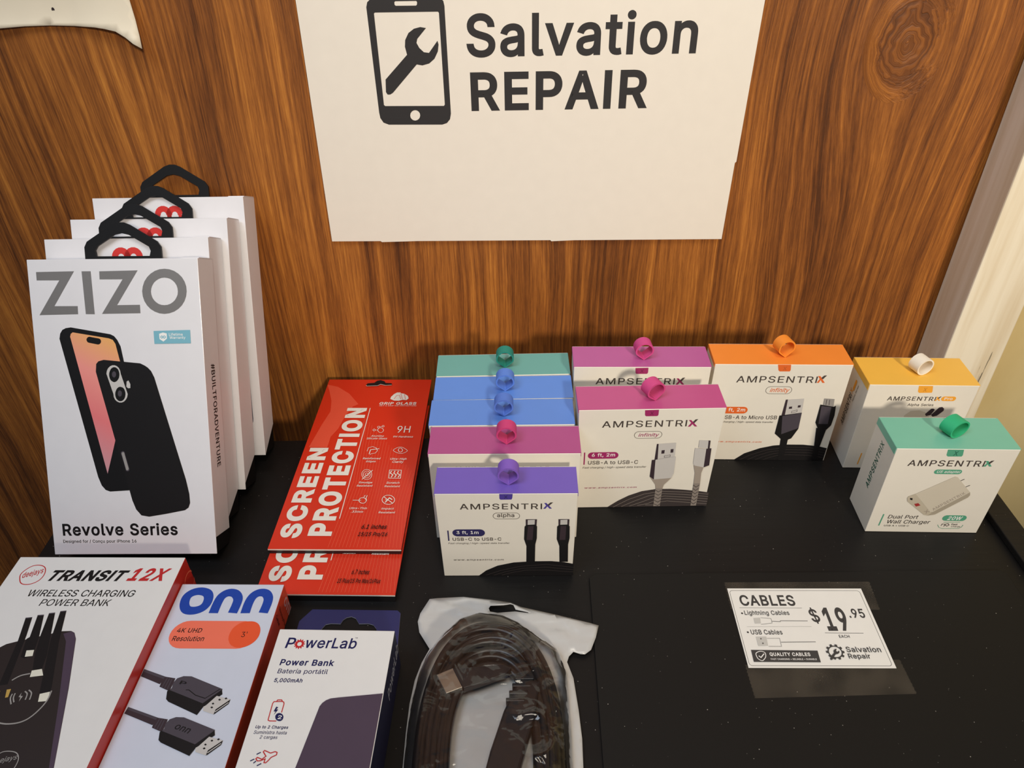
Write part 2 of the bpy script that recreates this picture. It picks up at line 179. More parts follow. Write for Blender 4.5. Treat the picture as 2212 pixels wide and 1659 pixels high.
's':(365,[[182,-8,157,-7,133,-3,112,3,93,12,76,24,62,38,50,54,41,73,36,94,94,107,101,87,111,72,124,60,141,52,160,47,181,45,206,47,227,53,244,62,258,74,265,88,268,103,266,115,262,126,254,136,243,144,229,150,212,155,149,170,118,180,92,192,72,208,58,227,50,249,47,274,49,295,55,314,65,332,79,347,95,360,115,370,137,378,161,383,187,384,212,383,234,379,254,372,271,363,286,352,299,339,309,324,318,308,324,290,268,277,262,291,254,304,243,316,228,325,210,331,187,333,166,331,147,326,131,317,119,305,111,292,109,277,110,264,115,253,124,243,136,235,152,229,172,223,229,209,261,200,287,187,306,171,320,153,328,131,331,107,329,85,323,65,312,47,298,31,281,18,260,6,236,-2,210,-7]]),
't':(227,[[204,379,204,327,6,327,6,379],[65,471,126,471,126,98,127,83,130,70,136,61,144,55,156,51,170,50,185,51,202,54,213,2,192,-3,168,-4,138,-1,113,7,92,21,77,41,68,64,65,93]]),
'u':(410,[[182,-5,158,-3,135,2,115,11,97,23,82,39,69,59,60,82,54,109,53,139,53,379,114,379,114,144,116,117,124,94,137,75,154,61,175,53,200,50,218,51,234,55,249,62,263,71,274,83,283,97,290,113,295,132,296,153,296,379,357,379,357,0,298,0,298,92,307,92,294,60,277,35,257,17,234,5,209,-3]]),
'v':(389,[[163,0,17,379,84,379,165,155,187,87,206,21,184,21,203,87,224,155,305,379,371,379,226,0]]),
'w':(567,[[138,0,23,379,87,379,133,214,154,137,175,41,165,41,186,135,206,214,252,379,316,379,362,214,382,136,402,41,391,41,413,135,434,214,480,379,545,379,429,0,368,0,319,172,305,225,291,280,277,338,291,338,277,280,263,225,248,172,199,0]]),
'x':(378,[[21,0,171,218,171,171,29,379,100,379,147,306,179,253,207,206,175,206,202,253,233,306,282,379,352,379,209,169,209,214,358,0,287,0,231,85,200,136,173,182,205,182,178,136,148,85,91,0]]),
'y':(389,[[47,-139,61,-86,71,-87,83,-89,94,-90,104,-89,113,-86,122,-81,130,-74,138,-64,145,-51,151,-36,163,-1,17,379,84,379,165,155,187,87,206,21,184,21,202,87,224,155,305,379,371,379,204,-58,196,-77,187,-93,177,-107,165,-119,153,-128,139,-136,125,-141,109,-144,91,-145,65,-143]]),
'z':(380,[[42,0,42,46,254,320,254,323,48,323,48,379,333,379,333,331,126,60,126,56,339,56,339,0]]),
'0':(453,[[227,-7,191,-3,158,7,130,24,105,48,85,77,69,113,57,155,50,202,48,254,50,306,57,353,69,395,85,431,106,461,130,484,159,502,191,512,227,516,262,512,295,502,323,484,348,461,368,431,384,395,396,353,403,306,405,254,403,202,396,155,384,113,368,77,348,48,323,24,295,7,263,-3],[227,50,250,52,271,60,290,74,306,92,320,116,330,144,338,176,342,213,344,254,342,295,338,332,330,365,320,393,306,416,290,435,271,449,250,457,227,460,203,457,182,449,163,435,147,416,134,393,123,365,115,332,111,295,109,254,111,213,115,176,123,144,134,116,147,92,163,74,182,60,203,52]]),
'1':(453,[[76,0,76,55,391,55,391,0],[276,509,276,0,212,0,212,448,209,448,86,358,86,427,198,509]]),
'2':(453,[[64,0,64,47,234,229,282,282,294,298,303,312,311,327,316,341,319,356,320,371,319,389,315,405,308,419,298,431,287,441,273,449,258,455,241,458,224,460,205,458,188,454,172,447,159,438,148,427,139,413,132,398,128,381,127,362,66,362,68,391,75,418,86,442,102,464,121,482,143,496,168,507,196,513,225,516,254,513,281,507,306,497,328,482,346,465,361,445,372,423,379,398,381,372,380,354,377,336,371,318,363,299,351,280,336,259,317,235,294,209,267,180,153,60,153,57,389,57,389,0]]),
'3':(453,[[218,-7,188,-5,159,1,133,10,108,22,88,38,70,57,57,79,48,104,44,132,109,132,112,115,118,100,126,87,137,76,150,66,165,59,182,54,200,51,219,50,239,51,258,55,275,61,291,69,304,80,315,93,323,108,328,125,329,145,328,163,323,180,316,196,306,211,292,223,275,234,254,241,229,246,201,248,157,248,157,299,288,448,288,452,70,452,70,509,372,509,372,461,211,278,211,289,247,290,279,286,308,276,333,262,354,244,371,222,383,198,391,173,393,145,390,116,383,90,370,66,354,45,333,27,309,12,281,2,251,-5]]),
'4':(453,[[40,105,40,158,247,509,311,509,109,166,109,163,413,163,413,105],[282,0,282,121,282,146,282,318,343,318,343,0]]),
'5':(453,[[221,-7,192,-5,165,1,140,11,118,25,99,41,83,60,71,82,63,105,60,130,122,130,125,115,130,102,138,89,148,78,160,68,173,60,188,54,204,51,221,50,241,51,259,56,276,64,291,75,304,89,314,104,322,122,326,141,328,162,326,183,321,203,314,221,303,237,290,251,275,262,257,270,238,275,218,277,201,276,184,273,167,268,152,262,139,255,128,246,67,253,96,509,366,509,366,452,151,452,134,301,136,301,148,311,162,318,178,325,194,330,212,333,229,334,252,332,274,328,294,321,313,311,330,299,345,285,358,269,370,251,379,231,386,210,390,187,391,163,388,132,381,102,369,76,352,52,332,32,309,15,282,3,253,-4]]),
'6':(453,[[226,-7,196,-4,168,3,142,15,119,31,100,51,84,74,73,101,66,130,64,162,65,187,71,212,80,239,93,268,112,302,137,340,252,509,322,509,151,261,145,261,151,270,157,279,165,288,174,295,184,302,196,307,208,311,221,313,235,314,265,312,291,305,316,295,337,280,355,262,370,240,380,215,387,187,389,157,387,127,379,98,368,73,352,50,333,30,310,14,284,3,257,-4],[226,48,245,50,263,55,279,63,293,73,304,86,314,101,322,119,326,137,327,157,326,178,322,196,314,213,304,228,293,241,279,251,263,259,245,264,226,265,207,264,190,259,174,252,160,241,148,229,138,214,131,197,126,179,125,158,126,138,131,119,138,102,148,86,160,73,174,63,190,55,207,50]]),
'7':(453,[[97,0,323,448,323,452,62,452,62,509,391,509,391,449,165,0]]),
'8':(453,[[226,-7,193,-5,163,1,136,11,111,25,91,42,74,62,62,84,54,109,52,135,53,156,58,176,65,195,75,212,87,228,101,241,117,252,134,260,153,265,153,267,129,276,109,289,93,308,80,330,73,354,70,380,73,405,79,429,90,450,106,469,124,485,146,498,170,508,197,514,226,516,255,514,282,508,306,498,328,485,346,469,361,450,373,429,379,405,382,380,379,354,372,330,359,308,343,289,323,276,300,267,300,265,319,260,335,252,351,241,365,228,377,212,387,195,395,176,399,156,401,135,398,109,391,84,378,62,362,42,341,25,317,11,289,1,259,-5],[226,49,248,50,267,54,285,60,300,69,313,79,323,91,331,106,335,121,337,139,335,157,330,173,322,189,312,202,298,213,283,223,265,230,247,234,226,235,206,234,187,230,169,223,154,213,140,202,130,189,122,173,117,157,115,139,117,121,121,106,129,91,139,79,152,69,167,60,185,54,205,50],[226,290,244,291,260,294,274,300,287,308,298,318,307,330,314,344,318,359,319,376,318,392,314,407,308,420,299,432,288,442,275,449,260,455,244,459,226,460,208,459,192,455,177,449,164,442,153,432,145,420,138,407,134,392,133,376,134,359,138,344,145,330,154,318,165,308,178,300,193,294,209,291]]),
'9':(453,[[226,516,256,513,285,506,310,494,333,478,352,458,368,434,380,408,387,378,389,347,387,322,382,296,373,270,359,240,340,207,315,168,200,0,130,0,301,248,307,248,302,238,295,229,287,221,278,214,268,207,257,202,245,198,232,195,218,195,188,197,161,203,137,214,116,229,98,247,83,269,72,294,66,321,64,352,66,382,73,411,85,436,101,459,120,479,143,494,168,506,196,513],[226,460,207,459,190,454,174,446,160,435,148,423,138,407,131,390,127,372,125,352,127,331,131,313,138,295,148,280,160,268,174,257,190,250,207,245,226,243,245,245,263,249,279,257,293,267,305,280,314,295,322,312,326,330,327,350,326,371,322,390,314,407,305,422,293,435,279,446,263,454,245,459]]),
'#':(440,[[242,0,326,509,377,509,294,0],[10,140,19,192,400,192,391,140],[64,0,147,509,198,509,115,0],[40,316,49,368,429,368,421,316]]),
'$':(446,[[202,-74,202,583,244,583,244,-74],[224,-9,188,-7,156,-1,128,9,102,23,81,40,64,60,51,83,42,109,38,137,104,137,108,118,114,102,123,88,136,76,150,66,166,59,185,53,204,50,224,49,246,50,267,54,286,60,303,69,317,79,329,92,338,106,344,122,346,139,344,154,340,168,332,179,322,189,310,197,296,205,245,222,184,239,145,253,112,269,86,289,67,313,56,341,52,372,54,400,62,425,75,448,92,468,113,484,138,498,165,508,195,514,227,516,259,514,289,508,316,498,340,484,360,468,377,449,390,427,398,403,401,378,337,378,332,402,320,421,302,437,280,449,254,456,225,459,204,457,185,454,167,448,152,440,139,430,129,418,121,405,117,391,115,376,117,359,122,345,131,334,142,324,155,315,169,308,212,293,264,279,312,264,328,256,344,248,359,238,372,226,384,213,395,198,402,180,407,161,408,139,406,112,399,87,386,64,370,43,349,25,323,11,294,0,261,-7]]),
'.':(187,[[95,-4,83,-3,73,1,63,9,55,18,51,29,50,41,51,53,55,64,63,73,73,81,83,85,95,87,107,85,118,81,128,73,135,64,140,53,141,41,140,29,135,18,128,9,118,1,107,-3]]),
',':(187,[[38,-119,68,71,137,71,84,-119]]),
':':(187,[[95,-4,83,-3,73,1,63,9,55,18,51,29,50,41,51,53,55,64,63,73,73,81,83,85,95,87,107,85,118,81,128,73,135,64,140,53,141,41,140,29,135,18,128,9,118,1,107,-3],[95,271,83,272,73,277,63,284,55,294,51,304,50,316,51,328,55,339,63,349,73,356,83,360,95,362,107,360,118,356,128,349,135,339,140,328,141,316,140,304,135,294,128,284,118,277,107,272]]),
'/':(249,[[235,533,71,-76,14,-76,178,533]]),
'-':(453,[[337,244,337,188,114,188,114,244]]),
"'":(206,[[78,318,70,509,136,509,128,318]]),
'•':(388,[[194,93,175,94,156,99,139,107,124,118,111,131,100,147,92,164,87,182,85,202,87,221,92,240,100,257,111,272,124,285,139,296,156,305,175,309,194,311,214,309,232,305,249,296,265,285,278,272,289,257,297,240,302,221,304,202,302,182,297,164,289,147,278,131,265,118,249,107,232,99,214,94]]),
'ç':(395,[[207,-8,174,-5,144,3,117,16,93,35,72,58,56,85,44,116,37,150,34,187,37,225,44,260,56,291,72,318,93,341,117,360,144,374,174,382,207,384,226,384,243,381,260,377,276,371,291,364,305,356,318,346,330,335,340,322,349,308,356,293,362,277,303,262,300,272,295,281,290,289,284,297,278,304,270,311,261,316,252,321,242,325,231,328,220,329,207,330,184,328,163,321,145,310,130,296,118,278,108,258,102,236,98,212,96,187,98,163,102,139,108,117,118,97,130,80,145,66,163,55,184,49,207,46,220,47,232,49,243,52,253,55,262,60,271,66,279,73,285,80,292,89,297,98,301,107,304,117,363,102,357,86,350,70,341,56,331,43,319,32,306,21,292,12,277,5,261,-1,244,-5,226,-7],[169,-143,169,-107,210,-107,221,-106,230,-105,236,-102,240,-98,242,-92,243,-84,242,-77,240,-71,236,-67,230,-64,221,-63,210,-62,182,-62,192,16,224,16,224,0,224,-29,244,-32,261,-36,273,-44,282,-54,287,-68,289,-85,287,-103,280,-118,270,-129,254,-136,234,-141,210,-143]]),
'á':(389,[[160,-9,137,-7,115,-3,94,5,76,15,60,29,48,45,38,63,32,84,30,108,32,128,36,146,43,161,53,174,64,184,78,193,92,200,108,206,125,211,178,220,234,227,247,229,257,231,265,235,271,240,274,246,276,255,276,257,275,272,272,285,267,297,260,307,251,315,240,322,227,327,212,330,196,331,178,330,163,327,149,322,137,316,127,309,118,301,110,292,104,283,100,274,41,291,51,313,64,331,79,346,95,358,114,368,133,375,153,380,173,383,194,384,208,384,223,382,239,379,255,375,271,369,286,360,300,350,312,336,322,320,330,301,335,278,337,251,337,0,277,0,277,52,272,52,267,43,260,34,252,25,242,16,229,8,215,1,199,-4,181,-7],[170,45,192,47,211,51,228,59,242,68,254,80,263,93,270,108,274,122,276,138,276,190,272,187,267,184,259,182,231,176,200,171,175,168,134,159,122,153,112,147,103,139,97,130,93,118,92,105,93,93,96,82,102,72,109,64,119,57,130,52,142,48,156,46],[162,429,210,529,278,529,212,429]]),
'í':(166,[[53,0,53,379,114,379,114,0],[57,429,104,529,173,529,107,429]]),
'™':(424,[[289,326,209,509,242,509,298,375,354,509,387,509,307,326],[202,326,202,509,235,509,235,326],[361,326,361,509,394,509,394,326],[82,326,82,492,115,492,115,326],[27,480,27,509,170,509,170,480]])}
P={'poster':{'lettering':[('T','Salvation',118.2,139.6,163.4,29.26,0,18,'charcoal',0,0),
  ('T','REPAIR',119.8,102.6,130.3,27.19,0,24,'charcoal',0,0)],
 'phone_emblem':[('P','charcoal',[50.5,173.3,51.5,176.4,53.9,178.3,57.9,179.4,97.4,179.3,101.2,178.4,103.7,176.5,104.3,173.4,104.3,101.1,103.4,97.0,100.9,94.2,97.4,93.1,57.3,93.7,53.4,95.3,51.4,98.7,51.0,102.8],[55.3,169.3,56.0,169.9,99.5,169.8,100.2,169.1,100.2,107.7,99.5,106.7,56.1,107.3,55.2,108.1],[70.8,176.7,85.1,176.7,85.7,176.0,85.5,174.5,84.8,173.8,70.8,173.9,70.1,174.6,70.1,176.1],[81.3,100.1,80.9,98.7,80.0,97.5,78.7,96.7,77.3,96.4,75.9,96.7,74.7,97.6,74.0,98.8,73.9,100.3,74.3,101.7,75.2,102.9,76.5,103.7,77.9,104.0,79.3,103.7,80.5,102.8,81.2,101.6]),
  ('P','charcoal',[90.5,159.6,86.5,160.3,82.0,159.3,77.9,156.6,75.2,152.1,74.6,147.7,75.6,142.4,58.4,125.9,57.7,117.2,58.7,115.4,60.7,115.4,62.8,116.6,81.9,135.8,85.9,135.1,90.9,136.3,94.9,139.4,97.7,144.3,98.5,148.8,97.9,151.3,91.3,143.4,87.7,143.9,84.7,146.8,83.0,150.1,83.8,152.7])]},
'infinity':{'tab':[('P','accent_dark',[46.1,95.8,55.8,96.1,55.9,91.9,55.6,90.8,54.9,90.4,47.5,90.4,46.7,90.9,46.4,91.9]),
  ('T','X',49.9,91.4,2.6,3.11,0,10,'accent_deep',0,0)],
 'brand_lettering':[('T','AMPSENTRI',16.9,80.5,60.0,5.97,0,6,'warm_grey',0,40),
  ('P','accent_dark',[77.8,86.3,79.5,86.3,84.5,80.4,82.7,80.3,80.8,82.5,79.5,80.3,77.8,80.2,79.8,83.7]),
  ('P','warm_grey',[80.8,84.5,82.5,86.8,84.4,87.0,82.0,83.3]),
  ('R','warm_grey',50.4,73.2,19.7,6.5,0,3.3,0.3),
  ('T','infinity',43.5,70.8,14.8,4.09,0,6,'accent_dark',0.25,0)],
 'specification_text':[('L','accent_dark',0.9,0,[5.8,57.2,5.8,45.2]),
  ('R','accent_dark',19.4,54.1,22.3,6.3,0,3.1,0),
  ('T','6 ft, 2m',11.1,52.3,17.0,4.1,0,14,'white',0,0),
  ('T','USB-A to USB-C',8.7,45.3,36.8,3.64,0,6,'warm_grey',0,0),
  ('T','Fast charging / high-speed data transfer',4.9,40.8,47.1,2.42,0,0,'warm_grey',0.2,0),
  ('T','www.ampsentrix.com',7.4,20.2,39.3,1.97,0,6,'accent_dark',0.2,60)],
 'product_picture':[('P','cord_brown',[25.8,0.2,33.6,7.1,41.2,12.4,50.9,16.9,61.7,19.0,72.5,18.9,83.4,17.7,94.3,16.1,102.4,14.4,102.8,0.2]),
  ('L','cord_pale',0.35,0,[30.3,0.2,41.4,8.2,53.3,14.0,66.2,16.5,83.6,15.4,102.0,12.6]),
  ('L','cord_pale',0.35,0,[36.6,0.7,46.4,6.6,56.7,11.9,67.5,14.0,83.9,12.7,102.3,10.0]),
  ('L','cord_pale',0.35,0,[42.8,1.1,51.5,5.1,60.1,9.7,68.8,11.4,84.2,9.9,102.6,7.5]),
  ('L','cord_pale',0.35,0,[48.9,1.6,56.6,3.5,63.6,7.5,70.1,8.8,84.4,7.2,103.0,4.8]),
  ('L','cord_pale',0.35,0,[55.0,2.1,61.7,1.9,67.0,5.4,71.4,6.1,84.7,4.4,103.3,2.2]),
  ('P','steel',[58.8,64.6,71.4,65.5,71.9,51.9,59.6,49.6]),
  ('P','dusk',[57.6,64.5,58.8,64.6,59.6,49.6,57.4,48.9]),
  ('P','dusk',[61.6,58.3,63.9,58.6,63.9,55.2,61.7,55.0]),
  ('P','dusk',[68.1,59.3,70.2,59.5,70.3,56.1,68.3,55.8]),
  ('L','dusk',0.3,1,[64.3,51.3,64.2,52.9,68.4,53.8,68.5,52.1]),
  ('P','steel',[58.1,49.2,72.8,52.0,73.2,35.5,71.8,30.5,58.9,29.2]),
  ('P','dusk',[55.5,49.0,58.1,49.2,58.9,29.2,55.5,32.1]),
  ('P','taupe',[58.9,29.2,71.8,30.5,67.0,23.5,66.3,19.1,61.1,19.7,60.5,23.6,55.7,31.8]),
  ('P','cord_pale',[61.1,20.0,66.3,19.4,66.3,0.7,61.3,0.7]),
  ('L','cord_brown',0.5,0,[61.2,18.1,63.6,16.1,66.0,18.0]),
  ('L','cord_brown',0.5,0,[61.3,14.4,63.9,12.5,66.0,14.4]),
  ('L','cord_brown',0.5,0,[61.4,10.8,64.2,8.8,66.1,10.8]),
  ('L','cord_brown',0.5,0,[61.5,7.1,64.4,5.0,66.1,7.1]),
  ('L','cord_brown',0.5,0,[61.5,3.3,64.7,1.3,66.2,3.3]),
  ('P','steel',[87.9,67.7,94.4,67.2,94.9,59.6,88.0,60.5]),
  ('P','dusk',[94.4,67.2,95.9,67.1,96.3,59.4,94.9,59.6]),
  ('P','steel',[85.7,60.2,93.9,59.1,94.5,40.9,87.7,42.4,86.2,45.1]),
  ('P','dusk',[93.9,59.1,97.6,59.7,98.4,42.9,94.5,40.9]),
  ('P','taupe',[86.9,43.1,94.5,40.9,93.6,35.3,94.2,24.5,89.3,24.6,88.8,35.4]),
  ('P','cord_pale',[89.3,24.6,94.2,24.5,94.3,0.7,90.0,0.7]),
  ('L','cord_brown',0.5,0,[89.3,22.8,91.6,20.7,93.8,22.8]),
  ('L','cord_brown',0.5,0,[89.3,19.3,91.7,17.2,93.8,19.2]),
  ('L','cord_brown',0.5,0,[89.4,15.7,91.8,13.6,93.8,15.7]),
  ('L','cord_brown',0.5,0,[89.5,12.1,91.9,9.9,93.8,12.0]),
  ('L','cord_brown',0.5,0,[89.5,8.4,92.0,6.2,93.8,8.4]),
  ('L','cord_brown',0.5,0,[89.6,4.7,92.0,2.5,93.8,4.7])]},
'alpha':{'tab':[('P','accent_dark',[41.6,80.9,50.2,81.0,49.9,77.2,49.3,75.8,42.2,75.7,41.6,76.7]),
  ('T','X',44.5,76.8,2.5,2.58,0,10,'accent_deep',0,0)],
 'brand_lettering':[('T','AMPSENTRI',15.6,66.8,53.5,5.32,0,8,'warm_grey',0,40),
  ('P','accent_dark',[70.4,72.5,71.8,72.6,75.5,67.4,73.9,67.3,72.5,69.4,71.3,67.3,69.8,67.2,71.7,70.2]),
  ('P','warm_grey',[72.5,70.9,74.5,73.0,76.2,73.1,73.5,69.8]),
  ('R','warm_grey',45.8,60.7,17.5,5.6,0,2.8,0.3),
  ('T','alpha',39.7,58.7,11.3,4.45,0,10,'warm_grey',0,0)],
 'specification_text':[('L','accent_deep',0.9,0,[6.5,46.9,6.5,36.8]),
  ('R','accent_deep',20.3,44.6,21.8,6.8,0,3.4,0),
  ('T','3 ft, 1m',12.1,42.8,14.8,3.79,0,14,'white',0,0),
  ('T','USB-C to USB-C',9.2,36.8,32.8,3.09,0,8,'warm_grey',0,0),
  ('T','Fast charging / high-speed data transfer',6.0,33.1,41.6,2.04,0,0,'warm_grey',0.2,0),
  ('T','www.ampsentrix.com',8.7,16.2,34.5,1.98,0,6,'warm_grey',0.2,60)],
 'product_picture':[('P','near_black',[25.3,0.2,30.7,5.9,38.8,11.0,49.9,14.3,63.0,15.5,76.0,15.6,84.6,14.5,92.3,12.4,92.0,0.2]),
  ('L','cord_brown',0.35,0,[30.4,0.9,40.7,5.9,54.1,10.2,72.7,12.3,91.9,9.0]),
  ('L','cord_brown',0.35,0,[35.9,0.9,45.1,4.9,56.2,8.2,72.7,9.3,91.9,6.5]),
  ('L','cord_brown',0.35,0,[41.5,1.0,49.4,3.9,58.4,6.2,72.6,6.2,92.0,4.0]),
  ('P','dusk',[58.5,57.5,65.9,57.5,65.6,50.8,58.5,50.8]),
  ('P','steel',[59.8,56.9,64.5,57.1,64.3,51.7,59.7,51.5]),
  ('P','near_black',[57.7,50.5,59.0,52.3,64.7,52.6,66.0,50.8,65.9,39.1,64.9,32.9,64.7,14.9,58.8,14.9,58.9,31.3,57.3,38.3]),
  ('P','dusk',[60.0,51.1,63.7,51.1,63.0,37.5,59.0,37.5]),
  ('P','dusk',[80.0,57.5,87.2,57.5,87.2,50.8,80.2,50.8]),
  ('P','steel',[81.3,56.9,85.9,57.1,85.9,51.7,81.3,51.5]),
  ('P','near_black',[79.3,50.5,80.6,52.3,86.3,52.5,87.6,50.8,87.9,39.1,87.1,32.9,87.5,15.0,81.7,15.0,81.2,31.3,79.3,38.3]),
  ('P','dusk',[81.6,51.1,85.3,51.1,85.1,37.5,81.1,37.5])]},
'micro':{'tab':[('P','accent_dark',[46.6,96.7,56.4,96.8,57.1,91.7,56.6,90.4,49.1,90.4,48.0,91.4]),
  ('T','X',51.2,91.4,2.7,3.27,0,10,'accent_deep',0,0)],
 'brand_lettering':[('T','AMPSENTRI',18.2,79.7,60.7,6.25,0,6,'warm_grey',0,40),
  ('P','accent_dark',[78.7,86.3,80.5,86.3,85.2,80.0,83.4,79.9,81.5,82.6,80.7,79.9,79.1,79.9,80.6,83.6]),
  ('P','warm_grey',[81.5,84.5,83.2,86.8,85.3,87.0,83.0,83.2]),
  ('R','warm_grey',52.0,72.6,19.7,7.0,0,3.5,0.3),
  ('T','infinity',45.4,69.7,14.8,5.16,0,6,'accent_dark',0.25,0)],
 'specification_text':[('L','accent_dark',0.9,0,[8.9,55.5,8.3,43.6]),
  ('R','accent_dark',20.9,52.6,21.7,6.7,0,3.4,0),
  ('T','6 ft, 2m',12.5,50.6,17.3,4.34,0,14,'white',0,0),
  ('T','USB-A to Micro USB',12.0,43.6,44.0,3.84,0,6,'warm_grey',0,0),
  ('T','Fast charging / high-speed data transfer',8.5,39.4,45.6,2.3,0,0,'warm_grey',0.2,0),
  ('T','www.ampsentrix.com',9.5,18.6,39.2,2.11,0,6,'accent_dark',0.2,60)],
 'product_picture':[('P','near_black',[27.7,-1.8,37.1,7.3,48.5,13.0,59.0,16.1,69.7,17.3,82.7,17.3,94.9,15.9,103.1,13.6,103.2,0.2]),
  ('L','cord_brown',0.35,0,[32.2,-1.5,41.9,5.5,54.3,11.2,70.2,14.5,87.7,14.4,102.6,11.4]),
  ('L','cord_brown',0.35,0,[38.5,-1.4,47.1,4.6,57.4,9.3,70.8,11.8,88.3,11.6,103.3,8.6]),
  ('L','cord_brown',0.35,0,[44.7,-1.2,52.3,3.6,60.6,7.3,71.3,9.1,88.9,8.7,103.9,5.7]),
  ('L','cord_brown',0.35,0,[50.9,-1.1,57.5,2.7,63.7,5.4,71.8,6.4,89.5,5.8,104.6,2.9]),
  ('P','steel',[60.8,63.7,73.1,64.7,74.1,50.8,61.6,48.3]),
  ('P','dusk',[59.3,63.5,60.8,63.7,61.6,48.3,59.1,48.0]),
  ('P','dusk',[63.2,56.6,65.5,56.9,65.7,54.7,63.3,54.4]),
  ('P','dusk',[69.7,58.0,71.9,58.3,72.0,56.1,69.9,55.8]),
  ('L','dusk',0.3,1,[66.2,50.4,66.1,52.1,70.0,53.6,70.2,51.7]),
  ('P','near_black',[57.5,47.6,74.3,50.8,75.1,34.3,71.6,24.1,68.7,22.3,63.0,23.7,57.5,29.0]),
  ('P','slate',[59.9,47.2,74.3,50.5,75.1,35.0,62.7,28.4]),
  ('P','near_black',[63.2,24.3,69.2,22.9,69.7,4.6,68.9,-0.3,65.5,-0.4]),
  ('P','pewter',[88.4,65.1,96.3,64.6,97.3,56.5,89.0,57.8]),
  ('L','dusk',0.4,0,[90.5,64.1,91.0,58.7]),
  ('L','dusk',0.4,0,[92.8,63.8,93.4,58.5]),
  ('P','near_black',[86.8,59.1,97.7,57.0,98.9,58.1,100.2,48.3,99.9,38.2,97.3,33.6,90.2,35.0,87.1,40.9]),
  ('P','slate',[87.8,57.8,95.8,56.5,97.0,39.6,89.7,39.5]),
  ('P','near_black',[89.0,35.5,97.1,33.6,96.1,14.3,97.3,0.7,93.0,0.6,91.7,15.7])]},
'pro':{'tab':[('P','accent_dark',[36.0,84.1,46.3,84.1,47.5,78.8,47.2,77.8,38.1,77.5,36.8,78.8]),
  ('T','X',40.4,78.8,2.6,3.43,0,8,'accent_deep',0,0)],
 'brand_lettering':[('T','AMPSENTRI',16.3,70.0,35.8,3.93,0,10,'warm_grey',0,40),
  ('P','accent_dark',[52.2,74.0,53.4,74.0,55.8,70.3,54.6,70.3,53.5,71.7,52.8,70.1,51.6,70.1,52.8,72.3]),
  ('P','warm_grey',[53.4,72.9,54.7,74.2,55.8,74.5,54.2,72.0]),
  ('R','accent_dark',61.5,72.3,10.8,4.3,0,2.2,0),
  ('T','Pro',58.4,71.1,6.1,2.5,0,14,'white',0,0),
  ('T','Alpha Series',33.1,64.4,19.2,3.08,0,6,'warm_grey',0,0)],
 'product_picture':[('P','plastic',[33.4,50.7,33.7,56.0,37.1,60.1,43.3,60.9,48.4,59.1,52.5,54.8,53.5,48.5,48.3,44.6,39.0,44.4]),
  ('P','dusk',[48.7,57.3,51.8,62.5,53.5,62.7,54.8,61.5,53.1,56.3,50.1,55.3]),
  ('P','dusk',[53.4,56.5,57.3,63.9,59.4,64.4,61.2,63.0,61.6,60.9,58.1,55.8,55.2,54.9])],
 'specification_text':[('L','accent_dark',0.9,0,[11.9,16.3,11.5,4.2])]},
'pro_side':{'side_lettering':[('T','AMPSENTRI',16.6,28.3,30.1,5.6,90,10,'warm_grey',0,30),
  ('T','X',15.6,59.3,3.8,5.01,90,10,'accent_dark',0,0),
  ('R','accent_dark',15.6,68.4,10.3,3.0,86.0,1.5,0),
  ('T','Alpha Series',20.4,55.2,16.9,2.11,84.1,4,'warm_grey',0,0)]},
'adapter':{'tab':[('P','accent_dark',[33.9,81.8,44.5,81.8,45.4,76.8,44.9,75.6,35.8,75.5,34.5,76.7]),
  ('T','X',38.9,76.4,2.9,4.02,0,8,'accent_deep',0,0)],
 'brand_lettering':[('T','AMPSENTRI',11.3,66.4,51.4,5.57,0,8,'warm_grey',0,40),
  ('P','accent_dark',[62.6,71.8,64.3,71.8,68.2,66.8,66.5,66.7,64.8,68.8,64.1,66.6,62.4,66.6,63.9,69.7]),
  ('P','warm_grey',[64.7,70.1,66.3,72.1,68.1,72.3,65.9,68.8]),
  ('R','accent_dark',40.7,61.3,18.8,4.2,0,2.1,0),
  ('T','US adapter',33.2,59.7,16.2,2.88,0,12,'white',0.2,0)],
 'specification_text':[('L','accent_dark',0.9,0,[9.1,18.7,8.7,6.7]),
  ('T','Dual Port',12.9,14.3,21.6,3.76,0,4,'warm_grey',0.1,0),
  ('T','Wall Charger',13.6,8.1,31.0,4.9,0,4,'warm_grey',0.1,0),
  ('T','USB A • USB C',12.6,6.0,18.0,1.65,0,2,'warm_grey',0,0),
  ('R','accent_dark',60.5,15.6,17.1,5.7,0,2.9,0),
  ('T','20W',55.6,13.6,10.6,3.86,0,20,'white',0.2,0),
  ('L','accent_dark',0.3,0,[50.8,8.5,52.4,5.8,55.1,4.5,67.0,4.9,68.7,6.3,69.0,8.6]),
  ('L','accent_dark',0.3,0,[54.2,11.0,66.0,11.4]),
  ('T','Fast',60.7,8.2,4.2,1.62,0,14,'warm_grey',0,0),
  ('T','Charge',61.0,5.9,6.6,1.63,0,2,'warm_grey',0,0),
  ('L','warm_grey',0.4,0,[53.5,7.5,53.9,9.4,55.6,9.1,57.8,7.0,59.1,8.4,57.7,10.0,56.2,9.2,55.7,6.7])],
 'product_picture':[('P','plastic_shade',[42.6,21.8,62.3,42.1,63.3,39.2,62.6,37.0,45.3,19.3,40.4,18.0]),
  ('P','plastic',[25.2,39.8,47.1,57.1,48.8,56.6,62.3,42.1,42.6,21.5,40.7,22.1]),
  ('P','plastic_dim',[20.6,35.7,21.1,37.4,25.2,39.8,40.7,22.0,42.6,21.2,40.4,18.1,37.5,18.8,21.7,32.3]),
  ('P','near_black',[22.5,35.8,24.5,35.5,24.8,33.5,23.1,34.0]),
  ('P','signal_red',[27.2,29.8,29.9,30.7,32.1,28.4,29.3,27.1]),
  ('L','warm_grey',0.4,0,[51.9,53.1,54.1,54.7]),
